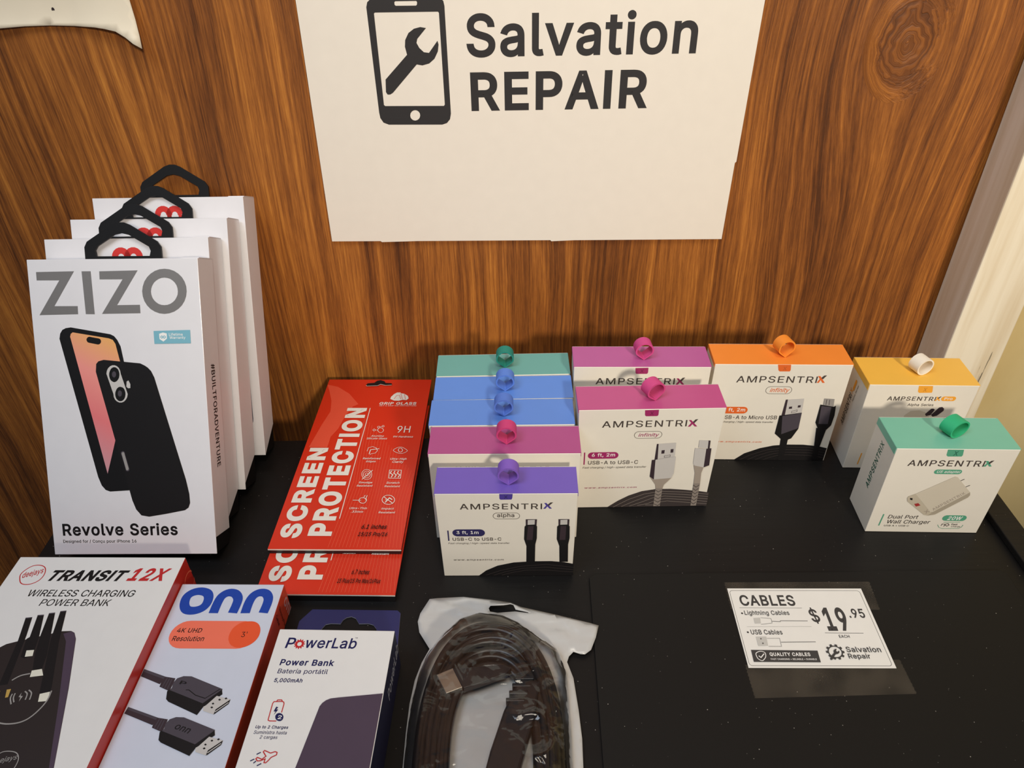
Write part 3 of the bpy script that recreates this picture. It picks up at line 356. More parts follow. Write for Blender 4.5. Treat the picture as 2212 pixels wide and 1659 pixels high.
  ('L','warm_grey',0.4,0,[57.5,47.2,59.9,49.0]),
  ('T','AMPSENTRIX',42.9,23.3,24.2,2.56,46.0,4,'taupe',0,40),
  ('T','X',38.5,19.8,3.3,3.32,44.3,4,'taupe',0,0)]},
'adapter_side':{'side_lettering':[('T','AMPSENTRIX',18.8,29.3,43.0,5.07,90,10,'accent_deep',0,30)]},
'case':{'brand_lettering':[('P','silver',[5.8,198.9,31.7,199.2,16.2,175.9,32.1,175.8,31.9,170.3,5.4,169.9,21.1,193.2,5.7,193.3]),
  ('P','silver',[36.8,199.1,43.0,199.1,43.3,170.2,37.2,170.3]),
  ('P','silver',[48.8,199.0,74.9,199.4,59.1,176.2,74.7,176.3,74.6,170.6,48.3,170.4,64.2,193.5,48.6,193.6]),
  ('P','silver',[107.2,185.1,106.6,181.8,105.3,178.6,103.3,175.7,100.7,173.3,97.7,171.5,94.4,170.4,91.0,170.0,87.6,170.4,84.5,171.6,81.7,173.4,79.5,175.9,77.9,178.8,77.1,182.0,76.9,185.4,77.6,188.7,78.9,191.9,81.0,194.8,83.5,197.1,86.5,198.9,89.8,200.0,93.2,200.3,96.5,199.9,99.6,198.8,102.3,197.0,104.6,194.6,106.2,191.7,107.1,188.5],[101.2,185.1,100.9,183.0,100.0,181.1,98.8,179.3,97.3,177.9,95.5,176.8,93.5,176.1,91.4,175.9,89.4,176.1,87.5,176.8,85.8,178.0,84.5,179.4,83.5,181.2,83.0,183.2,82.9,185.2,83.3,187.3,84.1,189.2,85.3,191.0,86.9,192.4,88.7,193.5,90.7,194.2,92.7,194.4,94.8,194.1,96.6,193.5,98.3,192.3,99.6,190.9,100.6,189.1,101.1,187.2])],
 'series_lettering':[('T','Revolve Series',7.2,13.8,81.9,9.1,0,22,'black',0,0),
  ('T','Designed for / Conçu pour iPhone 16',6.9,8.1,52.3,2.89,0,8,'black',0,0)],
 'phone_picture':[('P','black',[17.6,153.7,18.4,157.2,20.1,159.7,22.5,160.9,26.1,161.4,52.8,156.5,55.3,155.2,57.3,152.5,59.2,148.1,60.7,137.4,63.9,129.4,57.4,46.8,43.5,46.0,40.4,47.2,37.9,50.5,35.9,56.6]),
  ('P','screen',[25.1,155.0,25.7,157.0,27.1,158.0,51.6,153.7,54.2,152.6,55.8,149.9,57.9,138.3,59.7,133.0,50.2,82.6,46.5,70.6,42.8,58.9]),
  ('P','black',[40.2,152.8,40.0,151.9,39.3,151.2,38.5,150.8,37.6,150.8,36.8,151.2,36.3,152.0,36.1,152.9,36.4,153.8,37.1,154.5,37.9,154.9,38.8,154.9,39.6,154.5,40.1,153.8]),
  ('P','black',[46.1,151.6,45.8,150.7,45.2,150.0,44.3,149.6,43.4,149.6,42.6,150.0,42.1,150.8,42.0,151.7,42.3,152.6,42.9,153.3,43.8,153.7,44.7,153.7,45.5,153.3,46.0,152.6]),
  ('P','black',[38.4,154.9,44.7,153.7,43.9,149.5,37.7,150.8]),
  ('P','ink',[40.7,130.8,41.4,136.2,43.0,138.0,46.8,139.0,71.7,136.4,74.7,134.9,76.8,133.4,78.9,131.0,80.8,126.5,97.6,54.4,99.3,44.0,99.4,37.4,98.1,34.1,95.4,32.2,81.9,29.6,69.7,27.6,64.3,28.6,60.9,32.9,58.7,39.6]),
  ('P','steel',[47.9,129.4,48.4,131.4,49.4,133.2,50.8,134.5,52.4,135.2,54.2,135.2,55.7,134.5,56.9,133.2,57.6,131.4,57.8,129.3,61.5,115.2,61.0,113.1,60.0,111.4,58.6,110.0,56.9,109.3,55.2,109.3,53.6,110.1,52.4,111.4,51.7,113.2,51.6,115.3]),
  ('P','black',[56.9,128.7,56.7,127.6,56.4,126.5,55.8,125.5,55.2,124.7,54.5,124.1,53.7,123.7,52.9,123.5,52.1,123.7,51.4,124.1,50.7,124.7,50.2,125.5,49.9,126.5,49.7,127.6,49.7,128.8,49.9,129.9,50.3,131.0,50.8,132.0,51.4,132.8,52.1,133.4,52.9,133.8,53.7,133.9,54.5,133.8,55.2,133.4,55.9,132.8,56.4,132.0,56.7,131.0,56.9,129.9]),
  ('P','black',[60.0,115.2,59.8,114.1,59.5,113.0,59.0,112.0,58.3,111.2,57.6,110.6,56.8,110.3,56.0,110.2,55.2,110.3,54.5,110.7,53.9,111.3,53.3,112.1,53.0,113.0,52.8,114.1,52.8,115.2,53.0,116.4,53.4,117.4,53.9,118.4,54.5,119.2,55.2,119.8,56.0,120.2,56.8,120.3,57.6,120.1,58.4,119.8,59.0,119.2,59.5,118.4,59.8,117.4,60.0,116.3]),
  ('P','slate',[54.6,128.9,54.4,128.0,53.9,127.2,53.3,126.8,52.7,126.8,52.1,127.3,51.8,128.0,51.7,128.9,51.9,129.9,52.4,130.6,53.0,131.0,53.6,131.0,54.2,130.6,54.5,129.9]),
  ('P','slate',[57.5,115.6,57.3,114.6,56.9,113.9,56.2,113.5,55.6,113.5,55.1,113.9,54.7,114.7,54.7,115.6,54.9,116.5,55.3,117.3,55.9,117.7,56.6,117.7,57.1,117.3,57.5,116.5]),
  ('P','steel',[61.5,123.9,62.8,124.6,63.9,122.1,63.7,119.4,62.2,119.2,61.0,120.3]),
  ('P','slate',[53.4,73.5,53.5,74.0,53.8,74.5,54.2,74.8,54.7,75.0,55.1,75.0,55.6,74.8,55.9,74.5,56.1,74.0,56.1,73.5,58.5,62.1,58.4,61.6,58.1,61.1,57.7,60.7,57.3,60.6,56.8,60.6,56.3,60.7,56.0,61.1,55.8,61.6,55.8,62.1]),
  ('P','pewter',[53.9,73.1,54.0,73.5,54.2,73.9,54.5,74.2,54.8,74.3,55.2,74.3,55.5,74.1,55.7,73.9,55.9,73.5,55.9,73.1,58.0,62.5,57.9,62.1,57.7,61.7,57.4,61.4,57.1,61.3,56.7,61.3,56.4,61.4,56.2,61.7,56.0,62.1,56.0,62.5])],
 'warranty_badge':[('P','badge_blue',[82.7,158.5,107.8,159.0,107.7,149.9,82.7,149.7]),
  ('P','white',[86.4,156.5,89.1,157.4,91.7,156.7,91.5,153.2,89.0,151.2,86.5,152.9]),
  ('L','badge_blue',0.5,1,[88.9,154.3,88.2,155.1,87.3,154.3,88.1,153.5,88.9,154.3,89.8,155.1,90.7,154.3,89.7,153.5]),
  ('T','Lifetime',93.1,155.1,9.5,1.94,0,10,'white',0,0),
  ('T','Warranty',93.4,152.5,10.9,2.29,0,10,'white',0,0)]},
'case_side':{'side_lettering':[('T','#BUILTFORADVENTURE',10.1,134.3,73.9,6.27,-90,16,'black',0,0)]},
'transit':{'brand_lettering':[('L','red_print',0.6,1,[9.4,-17.8,8.3,-14.5,9.5,-11.0,12.3,-7.9,16.4,-7.0,20.7,-8.4,23.1,-11.5,24.0,-15.6,23.0,-19.4,20.0,-22.0,16.0,-22.8,12.2,-21.6]),
  ('T','deejays',11.2,-18.9,12.6,6.05,20.4,10,'red_print',0.25,0),
  ('T','TRANSIT',28.9,-20.0,50.9,8.95,0,34,'black',0.35,-20),
  ('T','12X',80.2,-19.6,26.7,10.33,0,30,'red_print',0.35,0)],
 'description_lettering':[('T','WIRELESS CHARGING',21.8,-32.1,68.7,5.23,0,4,'black',0.12,0),
  ('T','POWER BANK',33.2,-39.2,44.8,5.1,0,-4,'black',0.12,0)],
 'product_picture':[('P','charcoal_brown',[35.9,-138.7,24.5,-106.1,18.9,-82.2,22.1,-71.9,28.5,-66.6,33.8,-64.8,57.7,-57.5,63.2,-57.3,65.8,-58.5,68.8,-62.8,80.4,-94.7,94.6,-138.2,97.4,-147.4,38.5,-147.9]),
  ('P','plum',[59.4,-59.3,63.4,-57.6,65.9,-58.7,68.7,-62.8,80.0,-94.0,94.6,-138.2,97.4,-147.4,95.4,-147.4,80.0,-105.6,63.7,-64.6]),
  ('P','near_black',[30.1,-48.4,34.0,-47.9,37.3,-60.3,44.0,-92.6,39.3,-93.5,34.1,-63.9]),
  ('P','near_black',[36.6,-46.4,40.4,-46.1,45.7,-61.9,48.4,-73.5,44.7,-76.1,41.9,-75.2,38.7,-63.0,40.0,-61.7]),
  ('P','near_black',[43.0,-45.0,46.6,-44.5,57.0,-74.3,58.8,-83.5,53.4,-83.2,49.5,-73.5,46.1,-61.2]),
  ('P','near_black',[49.4,-43.5,53.0,-43.0,59.4,-64.7,70.3,-94.0,71.0,-97.6,65.3,-98.0,53.8,-63.8]),
  ('L','slate',0.7,0,[30.1,-48.4,34.0,-47.9]),
  ('L','slate',0.7,0,[36.6,-46.4,40.4,-46.1]),
  ('L','slate',0.7,0,[43.0,-45.0,46.6,-44.5]),
  ('L','slate',0.7,0,[49.4,-43.5,53.0,-43.0]),
  ('P','cream',[43.1,-70.9,47.5,-70.5,48.7,-74.5,44.4,-75.1]),
  ('P','cream',[53.4,-84.0,58.8,-82.9,61.7,-87.0,54.5,-88.1]),
  ('P','cream',[65.8,-98.4,70.9,-97.0,72.4,-102.6,67.3,-103.1]),
  ('L','pewter',0.8,0,[51.1,-115.2,56.6,-116.0,62.7,-115.3,67.1,-112.9,70.3,-108.0,72.0,-102.2,71.5,-96.4]),
  ('L','pewter',0.8,0,[45.2,-90.2,48.6,-87.3,53.5,-85.9]),
  ('L','pewter',0.7,0,[50.2,-98.5,50.6,-101.2,53.0,-104.7]),
  ('L','pewter',0.7,0,[51.6,-98.1,52.1,-100.8,53.9,-103.5]),
  ('L','pewter',0.7,0,[56.5,-96.9,58.7,-98.5,59.5,-102.0]),
  ('L','pewter',0.7,0,[58.3,-96.1,60.9,-98.0,61.9,-101.9]),
  ('P','pewter',[55.1,-97.7,54.8,-100.4,56.0,-100.6,56.5,-103.1,57.0,-99.8,55.6,-99.7]),
  ('P','brass',[41.0,-97.0,42.3,-96.8,43.4,-100.9,42.2,-101.2]),
  ('P','brass',[45.6,-96.0,47.8,-95.6,48.9,-100.5,47.4,-100.9]),
  ('L','pewter',0.5,0,[61.2,-133.9,63.3,-131.4,67.2,-130.9,71.1,-131.7,73.6,-134.1,74.5,-137.1,74.0,-140.5,70.7,-143.1]),
  ('T','deejays',61.2,-138.6,12.5,3.55,12.9,6,'pewter',0.25,0)]},
'displayport':{'brand_lettering':[('L','brand_blue',6.0,1,[7.5,-16.3,6.8,-10.7,9.2,-7.2,13.8,-5.8,18.8,-7.1,21.3,-10.6,21.6,-15.7,19.5,-19.2,15.1,-20.9,10.4,-20.2]),
  ('L','brand_blue',6.0,0,[28.4,-22.7,28.6,-14.6,29.7,-9.6,33.1,-6.9,37.5,-7.5,40.6,-11.0,41.2,-15.6,40.7,-22.5]),
  ('L','brand_blue',6.0,0,[48.8,-22.6,48.8,-14.5,50.1,-9.4,53.3,-6.8,57.5,-7.2,60.3,-10.6,60.9,-15.4,60.3,-22.3])],
 'resolution_label':[('R','coral',33.7,-38.3,54.2,19.7,0,9.9,0),
  ('P','orange_red',[44.0,-40.4,43.9,-36.7,45.2,-32.8,49.1,-29.4,55.4,-28.6,59.7,-30.5,62.2,-34.7,62.4,-39.8,60.1,-44.1,56.1,-46.8,51.5,-47.4,47.4,-45.8,45.1,-43.1]),
  ('T','4K UHD',10.2,-37.1,15.6,3.27,0,10,'black',0.08,0),
  ('T','Resolution',9.5,-43.1,19.7,3.66,0,8,'black',0.08,0),
  ('T',"3'",51.6,-40.1,3.5,3.68,6.4,0,'black',0,0)],
 'product_picture':[('P','dusk',[-5.3,-60.2,15.4,-67.0,13.8,-71.8,-5.8,-64.5]),
  ('P','slate',[-5.3,-60.2,15.4,-67.0,14.8,-68.5,-5.4,-61.8]),
  ('P','dusk',[15.2,-67.0,21.6,-68.0,21.3,-76.2,14.3,-73.4,14.2,-69.7]),
  ('L','slate',0.5,0,[16.8,-67.7,15.8,-73.8]),
  ('L','slate',0.5,0,[18.3,-68.0,17.6,-74.5]),
  ('L','slate',0.5,0,[19.8,-68.3,19.4,-75.1]),
  ('P','ink',[19.9,-76.2,20.8,-75.0,43.0,-82.8,51.4,-74.6,52.7,-77.8,44.3,-85.5,42.4,-90.4,23.1,-82.6,21.2,-81.0]),
  ('P','slate',[21.9,-74.2,21.4,-70.9,22.7,-68.0,26.0,-66.6,30.7,-66.7,51.8,-74.6,43.2,-83.4,21.0,-75.4]),
  ('L','ink',0.5,0,[30.5,-75.3,32.3,-75.3,37.3,-78.5,43.6,-80.4,50.3,-74.6]),
  ('P','steel',[45.5,-84.7,49.8,-78.8,58.4,-80.9,51.9,-87.0]),
  ('P','ink',[51.9,-87.0,58.4,-80.9,58.2,-83.6,51.8,-90.0]),
  ('P','steel',[44.3,-85.5,45.5,-84.7,51.9,-87.0,51.7,-90.0,45.1,-88.0]),
  ('L','steel',0.5,0,[52.0,-88.5,57.9,-82.8]),
  ('P','ink',[54.8,-80.3,55.6,-79.7,56.5,-80.4,55.7,-81.0]),
  ('P','ink',[51.4,-81.1,52.1,-80.5,53.1,-81.3,52.2,-81.8]),
  ('P','ink',[48.5,-83.5,49.2,-82.9,50.1,-83.7,49.3,-84.2]),
  ('P','ink',[48.5,-85.8,49.3,-85.2,50.2,-86.0,49.4,-86.5]),
  ('P','dusk',[1.5,-86.0,21.1,-92.2,19.6,-96.5,0.9,-89.9]),
  ('P','slate',[1.5,-86.0,21.1,-92.2,20.5,-93.5,1.3,-87.4]),
  ('P','dusk',[20.9,-92.2,27.0,-93.1,26.7,-100.5,20.0,-98.0,19.9,-94.7]),
  ('L','slate',0.5,0,[22.4,-92.7,21.4,-98.4]),
  ('L','slate',0.5,0,[23.9,-93.0,23.1,-98.9]),
  ('L','slate',0.5,0,[25.3,-93.3,24.8,-99.5]),
  ('P','ink',[25.4,-100.5,26.2,-99.4,47.3,-106.5,55.4,-99.0,56.6,-101.9,48.5,-109.0,46.6,-113.4,28.3,-106.3,26.5,-104.9]),
  ('P','slate',[27.2,-98.7,26.8,-95.7,28.1,-93.1,31.2,-91.8,35.7,-91.9,55.8,-99.0,47.5,-107.1,26.4,-99.8]),
  ('P','steel',[49.7,-108.2,53.8,-102.8,62.0,-104.8,55.7,-110.3]),
  ('P','ink',[55.7,-110.3,62.0,-104.8,61.8,-107.2,55.7,-113.1]),
  ('P','steel',[48.5,-109.0,49.7,-108.2,55.7,-110.3,55.5,-113.1,49.2,-111.3]),
  ('L','steel',0.5,0,[55.9,-111.7,61.5,-106.5]),
  ('P','ink',[58.6,-104.2,59.4,-103.6,60.2,-104.3,59.4,-104.9]),
  ('P','ink',[55.3,-105.0,56.0,-104.4,56.9,-105.1,56.1,-105.6]),
  ('P','ink',[52.5,-107.1,53.2,-106.6,54.1,-107.3,53.3,-107.8]),
  ('P','ink',[52.5,-109.3,53.3,-108.7,54.2,-109.4,53.3,-109.9]),
  ('T','onn',32.6,-98.5,9.5,2.82,-17.5,8,'ink',0.2,0),
  ('T','P',25.3,-71.7,3.9,2.18,-14.0,10,'ink',0,0)]},
'displayport_side':{'side_lettering':[('T','onn',-8.8,-8.9,19.3,6.55,-82.4,20,'pinkish',0,0),
  ('T','DisplayPort',-16.8,-3.9,21.0,2.83,-90,4,'black',0,0),
  ('T','Cable',-23.2,-3.1,9.8,2.57,-90,4,'black',0,0)]},
'transit_side':{'side_lettering':[('C','coral',-5.9,-17.6,6.99,0.85)]},
'bank':{'brand_lettering':[('T','P',6.5,-13.0,5.6,7.08,0,14,'navy',0.1,0),
  ('P','red_print',[17.2,-9.7,17.9,-9.8,17.9,-10.4,17.2,-10.5,17.1,-11.1,17.7,-11.5,17.4,-12.0,16.7,-11.8,16.3,-12.2,16.7,-12.8,16.1,-13.2,15.7,-12.6,15.1,-12.7,15.1,-13.5,14.5,-13.5,14.4,-12.8,13.8,-12.6,13.4,-13.2,12.9,-12.9,13.1,-12.2,12.7,-11.8,12.1,-12.1,11.7,-11.6,12.3,-11.2,12.1,-10.6,11.4,-10.5,11.4,-9.9,12.1,-9.8,12.2,-9.3,11.6,-8.8,11.9,-8.3,12.6,-8.6,13.0,-8.1,12.6,-7.5,13.2,-7.1,13.6,-7.7,14.2,-7.6,14.2,-6.8,14.8,-6.8,14.9,-7.6,15.5,-7.7,15.9,-7.1,16.4,-7.4,16.2,-8.1,16.6,-8.5,17.3,-8.2,17.6,-8.7,17.0,-9.2],[16.0,-10.1,15.9,-10.6,15.8,-11.0,15.5,-11.3,15.1,-11.5,14.7,-11.6,14.3,-11.5,13.9,-11.3,13.6,-11.0,13.4,-10.6,13.3,-10.2,13.4,-9.8,13.5,-9.4,13.8,-9.0,14.2,-8.8,14.6,-8.8,15.0,-8.8,15.4,-9.0,15.7,-9.3,15.9,-9.7]),
  ('T','werLab',18.3,-12.8,30.5,7.07,0,12,'navy',0.1,0),
  ('T','TM',47.0,-5.8,1.5,0.71,0,4,'navy',0,0)],
 'description_lettering':[('T','Power Bank',6.5,-24.3,31.7,3.97,0,22,'navy',0.08,0),
  ('T','Batería portátil',6.7,-30.1,28.9,3.72,0,4,'navy',0.08,0),
  ('T','5,000mAh',6.3,-35.4,16.2,2.99,0,18,'navy',0.1,0),
  ('T','Up to 2 Charges',4.0,-62.4,17.8,2.18,0,16,'navy',0.1,0),
  ('T','Suministra hasta',4.0,-65.0,17.8,1.94,0,2,'navy',0.1,0),
  ('T','2 cargas',8.0,-68.0,9.5,2.27,0,2,'navy',0.1,0)],
 'feature_icons':[('L','red_print',0.5,0,[14.3,-57.7,10.6,-57.7,9.7,-57.3,9.6,-56.3,9.4,-47.6,9.9,-46.6,14.4,-46.4,15.4,-46.8,15.8,-47.9,15.8,-52.8]),
  ('L','red_print',0.5,0,[11.3,-46.4,11.6,-45.6,13.8,-45.5,14.5,-46.4]),
  ('P','navy',[12.0,-49.5,11.3,-52.3,12.4,-52.3,11.9,-54.4,13.5,-51.1,12.3,-51.2,13.2,-49.9]),
  ('P','navy',[17.6,-55.4,17.6,-55.9,17.6,-56.4,17.5,-56.8,17.2,-57.2,16.9,-57.5,16.5,-57.7,16.0,-57.7,15.5,-57.7,15.0,-57.5,14.5,-57.3,14.0,-56.9,13.6,-56.5,13.3,-56.0,13.1,-55.5,13.0,-55.0,13.0,-54.5,13.2,-54.1,13.4,-53.7,13.8,-53.4,14.2,-53.2,14.7,-53.1,15.2,-53.2,15.7,-53.4,16.2,-53.6,16.7,-54.0,17.1,-54.4,17.4,-54.9]),
  ('T','2',14.6,-56.6,2.1,2.15,0,14,'white',0,0),
  ('L','red_print',0.5,1,[9.4,-78.2,10.0,-77.5,12.6,-78.4,14.3,-76.8,12.2,-74.5,12.7,-73.8,16.2,-75.1,18.4,-74.3,19.6,-74.7,19.6,-76.0,17.2,-77.3,16.0,-79.2,15.1,-80.2,14.2,-80.1,14.3,-78.2,11.9,-79.2,10.5,-79.3]),
  ('L','navy',0.5,0,[9.1,-75.9,11.0,-74.8]),
  ('L','navy',0.5,0,[6.8,-79.4,8.7,-78.4]),
  ('L','navy',0.5,0,[8.8,-80.5,9.9,-79.4]),
  ('L','navy',0.5,0,[11.0,-81.8,13.0,-80.6])],
 'product_picture':[('P','plum',[31.3,-82.5,35.6,-51.3,35.9,-49.0,37.0,-46.9,38.7,-45.3,41.0,-44.2,45.6,-43.5,70.0,-40.6,70.1,-83.0,70.2,-94.6,29.7,-95.5])]},
'bank_side':{'side_lettering':[('T','PowerLab',-34.1,-19.1,33.8,9.46,0,8,'cool_grey',0,0)]},
'protector':{'shine_pattern':[('P','red_light',[-0.2,195.5,10.4,192.1,22.9,181.8,34.1,166.4,29.7,163.1,25.6,149.8,23.0,132.8,18.8,121.9,18.8,108.6,3.4,108.9,7.5,136.9,11.2,156.1,8.8,171.3,4.1,185.0]),
  ('L','red_line',0.22,0,[42.9,149.3,48.5,67.7,42.9,1.8]),
  ('L','red_line',0.22,0,[45.8,145.4,50.7,66.4,45.5,1.8]),
  ('L','red_line',0.22,0,[48.6,141.5,52.9,65.2,48.1,1.8]),
  ('L','red_line',0.22,0,[51.4,137.6,55.1,63.9,50.7,1.8]),
  ('L','red_line',0.22,0,[54.1,133.8,57.3,62.6,53.3,1.8]),
  ('L','red_line',0.22,0,[56.9,130.1,59.5,61.4,55.9,1.8]),
  ('L','red_line',0.22,0,[59.6,126.3,61.7,60.1,58.5,1.8]),
  ('L','red_line',0.22,0,[62.3,122.6,63.9,58.9,61.1,1.7]),
  ('L','red_line',0.22,0,[64.9,119.0,66.0,57.6,63.7,1.7]),
  ('L','red_line',0.22,0,[67.5,115.4,68.2,56.4,66.3,1.7]),
  ('L','red_line',0.22,0,[70.1,111.8,70.3,55.2,68.9,1.7]),
  ('L','red_line',0.22,0,[72.7,108.2,72.4,54.0,71.4,1.7]),
  ('L','red_line',0.22,0,[75.3,104.7,74.6,52.7,74.0,1.7]),
  ('L','red_line',0.22,0,[77.8,101.3,76.7,51.5,76.6,1.7]),
  ('L','red_line',0.22,0,[80.3,97.8,78.8,50.3,79.2,1.7]),
  ('L','red_line',0.22,0,[82.7,94.4,80.9,49.1,81.8,1.7]),
  ('L','red_line',0.22,0,[85.2,91.1,83.0,47.9,84.3,1.6]),
  ('L','red_line',0.22,0,[87.6,87.7,85.1,46.7,86.9,1.6]),
  ('L','red_line',0.22,0,[90.0,84.4,87.2,45.6,89.5,1.6]),
  ('L','red_line',0.22,0,[92.4,81.2,89.2,44.4,92.0,1.6]),
  ('L','red_line',0.22,0,[94.7,77.9,91.3,43.2,94.6,1.6]),
  ('L','red_line',0.22,0,[97.1,74.7,93.3,42.0,97.2,1.6])],
 'title_lettering':[('T','SCREEN',20.5,9.9,97.8,15.61,90,42,'offwhite',0,0),
  ('T','PROTECTION',43.2,12.2,148.5,17.82,90,42,'offwhite',0,0),
  ('L','offwhite',0.6,0,[45.6,29.1,45.7,160.6])],
 'brand_mark':[('P','offwhite',[61.6,173.6,61.7,176.7,63.9,180.8,66.3,183.2,69.3,183.4,70.1,182.1,73.3,181.3,76.7,178.3,78.0,174.7,76.5,172.1,72.7,172.5,69.7,171.1,65.3,171.3]),
  ('L','red',0.4,0,[65.0,173.5,66.5,178.6,69.2,179.0,71.1,173.3]),
  ('L','red',0.4,0,[69.9,181.7,72.6,173.3]),
  ('L','red',0.4,0,[73.4,180.9,75.3,173.2]),
  ('T','GRIP GLASS',52.9,165.2,33.0,3.86,0,22,'offwhite',0.1,0),
  ('T','GET A GRIP ON PROTECTION',53.2,163.2,32.9,1.21,0,6,'offwhite',0,0)],
 'feature_icons':[('L','offwhite',0.4,1,[62.3,130.3,62.2,128.7,61.5,127.6,60.4,127.2,59.1,127.7,58.1,128.8,57.5,130.4,57.5,132.0,58.2,133.1,59.4,133.5,60.6,133.0,61.7,131.9]),
  ('L','offwhite',0.4,1,[55.2,130.5,55.1,129.6,54.5,129.2,53.7,129.6,53.3,130.5,53.4,131.4,54.0,131.8,54.8,131.4]),
  ('L','offwhite',0.4,1,[58.5,134.3,58.4,133.3,57.8,133.0,57.0,133.4,56.6,134.3,56.7,135.2,57.3,135.6,58.1,135.2]),
  ('L','offwhite',0.4,1,[62.0,135.5,61.9,134.7,61.4,134.4,60.7,134.7,60.3,135.5,60.5,136.3,61.0,136.6,61.7,136.3]),
  ('L','offwhite',0.4,0,[55.2,130.5,57.6,130.4]),
  ('L','offwhite',0.4,0,[60.4,135.1,58.3,134.6]),
  ('T','9H',74.0,127.2,11.1,8.69,0,2,'offwhite',0,0),
  ('L','offwhite',0.4,0,[53.0,103.5,53.4,107.8,56.6,109.3,59.8,107.7,61.5,104.2,60.3,101.3,57.0,100.5,56.1,99.2]),
  ('L','offwhite',0.7,0,[55.3,100.0,55.6,105.2,62.5,106.7]),
  ('L','offwhite',0.4,1,[74.5,104.8,77.1,107.8,79.9,108.8,82.9,107.5,86.2,104.2,83.7,101.5,81.0,100.9,77.7,102.0]),
  ('L','offwhite',0.5,1,[82.1,104.9,82.1,103.7,81.6,102.9,80.7,102.6,79.8,102.9,79.1,103.8,78.7,105.0,78.7,106.2,79.2,107.1,80.1,107.4,81.0,107.0,81.7,106.1]),
  ('L','offwhite',0.4,1,[61.7,76.0,61.8,73.5,61.0,71.5,59.6,70.5,57.8,70.5,56.0,71.6,54.6,73.6,53.7,76.1,53.6,78.6,54.4,80.6,55.8,81.7,57.6,81.6,59.4,80.5,60.9,78.5]),
  ('L','offwhite',0.4,1,[60.4,76.0,60.4,74.3,59.9,73.0,59.0,72.3,57.8,72.3,56.6,73.1,55.6,74.4,55.0,76.1,55.0,77.7,55.5,79.1,56.5,79.8,57.6,79.8,58.9,79.0,59.8,77.6]),
  ('L','offwhite',0.4,1,[59.0,76.0,59.0,75.2,58.7,74.6,58.3,74.3,57.8,74.3,57.2,74.7,56.8,75.3,56.5,76.0,56.5,76.8,56.7,77.4,57.1,77.7,57.7,77.7,58.2,77.4,58.7,76.8]),
  ('L','offwhite',0.6,0,[54.9,70.4,61.5,80.9]),
  ('L','offwhite',0.5,1,[75.0,81.2,84.5,81.0,85.1,71.8,75.8,71.9]),
  ('L','offwhite',0.8,0,[76.7,80.2,76.2,77.5,78.5,75.8,77.6,72.8]),
  ('L','offwhite',0.8,0,[79.5,80.1,79.0,77.4,81.2,75.8,80.4,72.8]),
  ('L','offwhite',0.8,0,[82.3,80.1,81.8,77.4,84.0,75.7,83.1,72.8]),
  ('L','offwhite',0.5,0,[52.0,47.7,58.3,47.7]),
  ('L','offwhite',0.5,1,[62.3,47.5,62.2,46.0,61.4,44.9,60.1,44.6,58.7,45.0,57.4,46.1,56.8,47.5,56.9,49.0,57.7,50.1,59.0,50.4,60.5,50.0,61.7,48.9]),
  ('L','offwhite',0.5,0,[59.9,50.6,60.5,53.1]),
  ('L','offwhite',0.5,0,[61.7,49.4,62.2,52.9]),
  ('L','offwhite',0.5,0,[62.6,47.2,62.0,49.4]),
  ('L','offwhite',0.5,1,[83.9,48.2,83.9,46.6,83.3,45.1,82.2,44.1,80.7,43.5,79.0,43.6,77.4,44.1,76.0,45.2,74.9,46.7,74.3,48.3,74.4,50.0,75.0,51.4,76.1,52.5,77.5,53.1,79.2,53.1,80.9,52.5,82.3,51.3,83.4,49.9]),
  ('L','offwhite',0.6,0,[75.2,51.4,82.9,44.7]),
  ('L','offwhite',0.9,0,[77.2,45.5,79.7,50.3,82.1,48.4]),
  ('L','offwhite',0.6,0,[76.8,48.4,78.5,47.7]),
  ('T','Alumino',53.1,121.4,10.9,2.17,0,10,'offwhite',0.15,0),
  ('T','Silicate Glass',50.0,118.1,17.2,2.33,0,10,'offwhite',0.15,0),
  ('T','9H Hardness',72.0,120.4,16.7,2.34,0,10,'offwhite',0.15,0),
  ('T','Reinforced',51.2,93.4,14.5,2.35,0,10,'offwhite',0.15,0),
  ('T','Edges',54.6,89.4,7.8,2.65,0,10,'offwhite',0.15,0),
  ('T','Ultra-High',73.7,92.3,13.3,3.0,0,10,'offwhite',0.15,0),
  ('T','Clarity',76.0,88.6,9.0,3.3,0,10,'offwhite',0.15,0),
  ('T','Smudge',53.1,65.1,10.6,2.79,0,10,'offwhite',0.15,0),
  ('T','Resistant',52.1,62.1,12.5,2.15,0,10,'offwhite',0.15,0),
  ('T','Scratch',74.9,65.4,10.2,2.32,0,10,'offwhite',0.15,0),
  ('T','Resistant',73.9,61.6,12.1,2.14,0,10,'offwhite',0.15,0),
  ('T','Ultra-Thin',51.1,38.2,13.3,2.15,0,10,'offwhite',0.15,0),
  ('T','.33mm',53.0,34.6,9.1,2.12,0,10,'offwhite',0.15,0),
  ('T','Impact',75.4,37.4,9.4,2.56,0,10,'offwhite',0.15,0),
  ('T','Resistant',73.8,34.0,12.5,2.11,0,10,'offwhite',0.15,0)],
 'hang_slot':[('P','near_black',[36.1,193.5,37.2,196.3,43.3,197.1,45.4,200.3,48.5,201.3,52.3,199.6,53.7,197.0,59.6,196.5,60.0,194.1,54.3,193.5,49.4,195.6,46.9,192.9,37.2,192.2]),
  ('L','offwhite',0.4,0,[36.2,193.3,37.2,192.2,46.9,192.7,49.4,194.9,54.3,193.3,59.9,193.9])]},
'size_small':{'size_label':[('T','6.1 inches',63.7,18.7,18.6,4.46,0,14,'dark_print',0.3,0),
  ('T','15/15 Pro/16',62.3,11.3,21.6,4.49,0,14,'dark_print',0.3,0)]},
'size_large':{'size_label':[('T','6.7 inches',62.7,16.6,12.2,4.21,0,14,'dark_print',0.3,0),
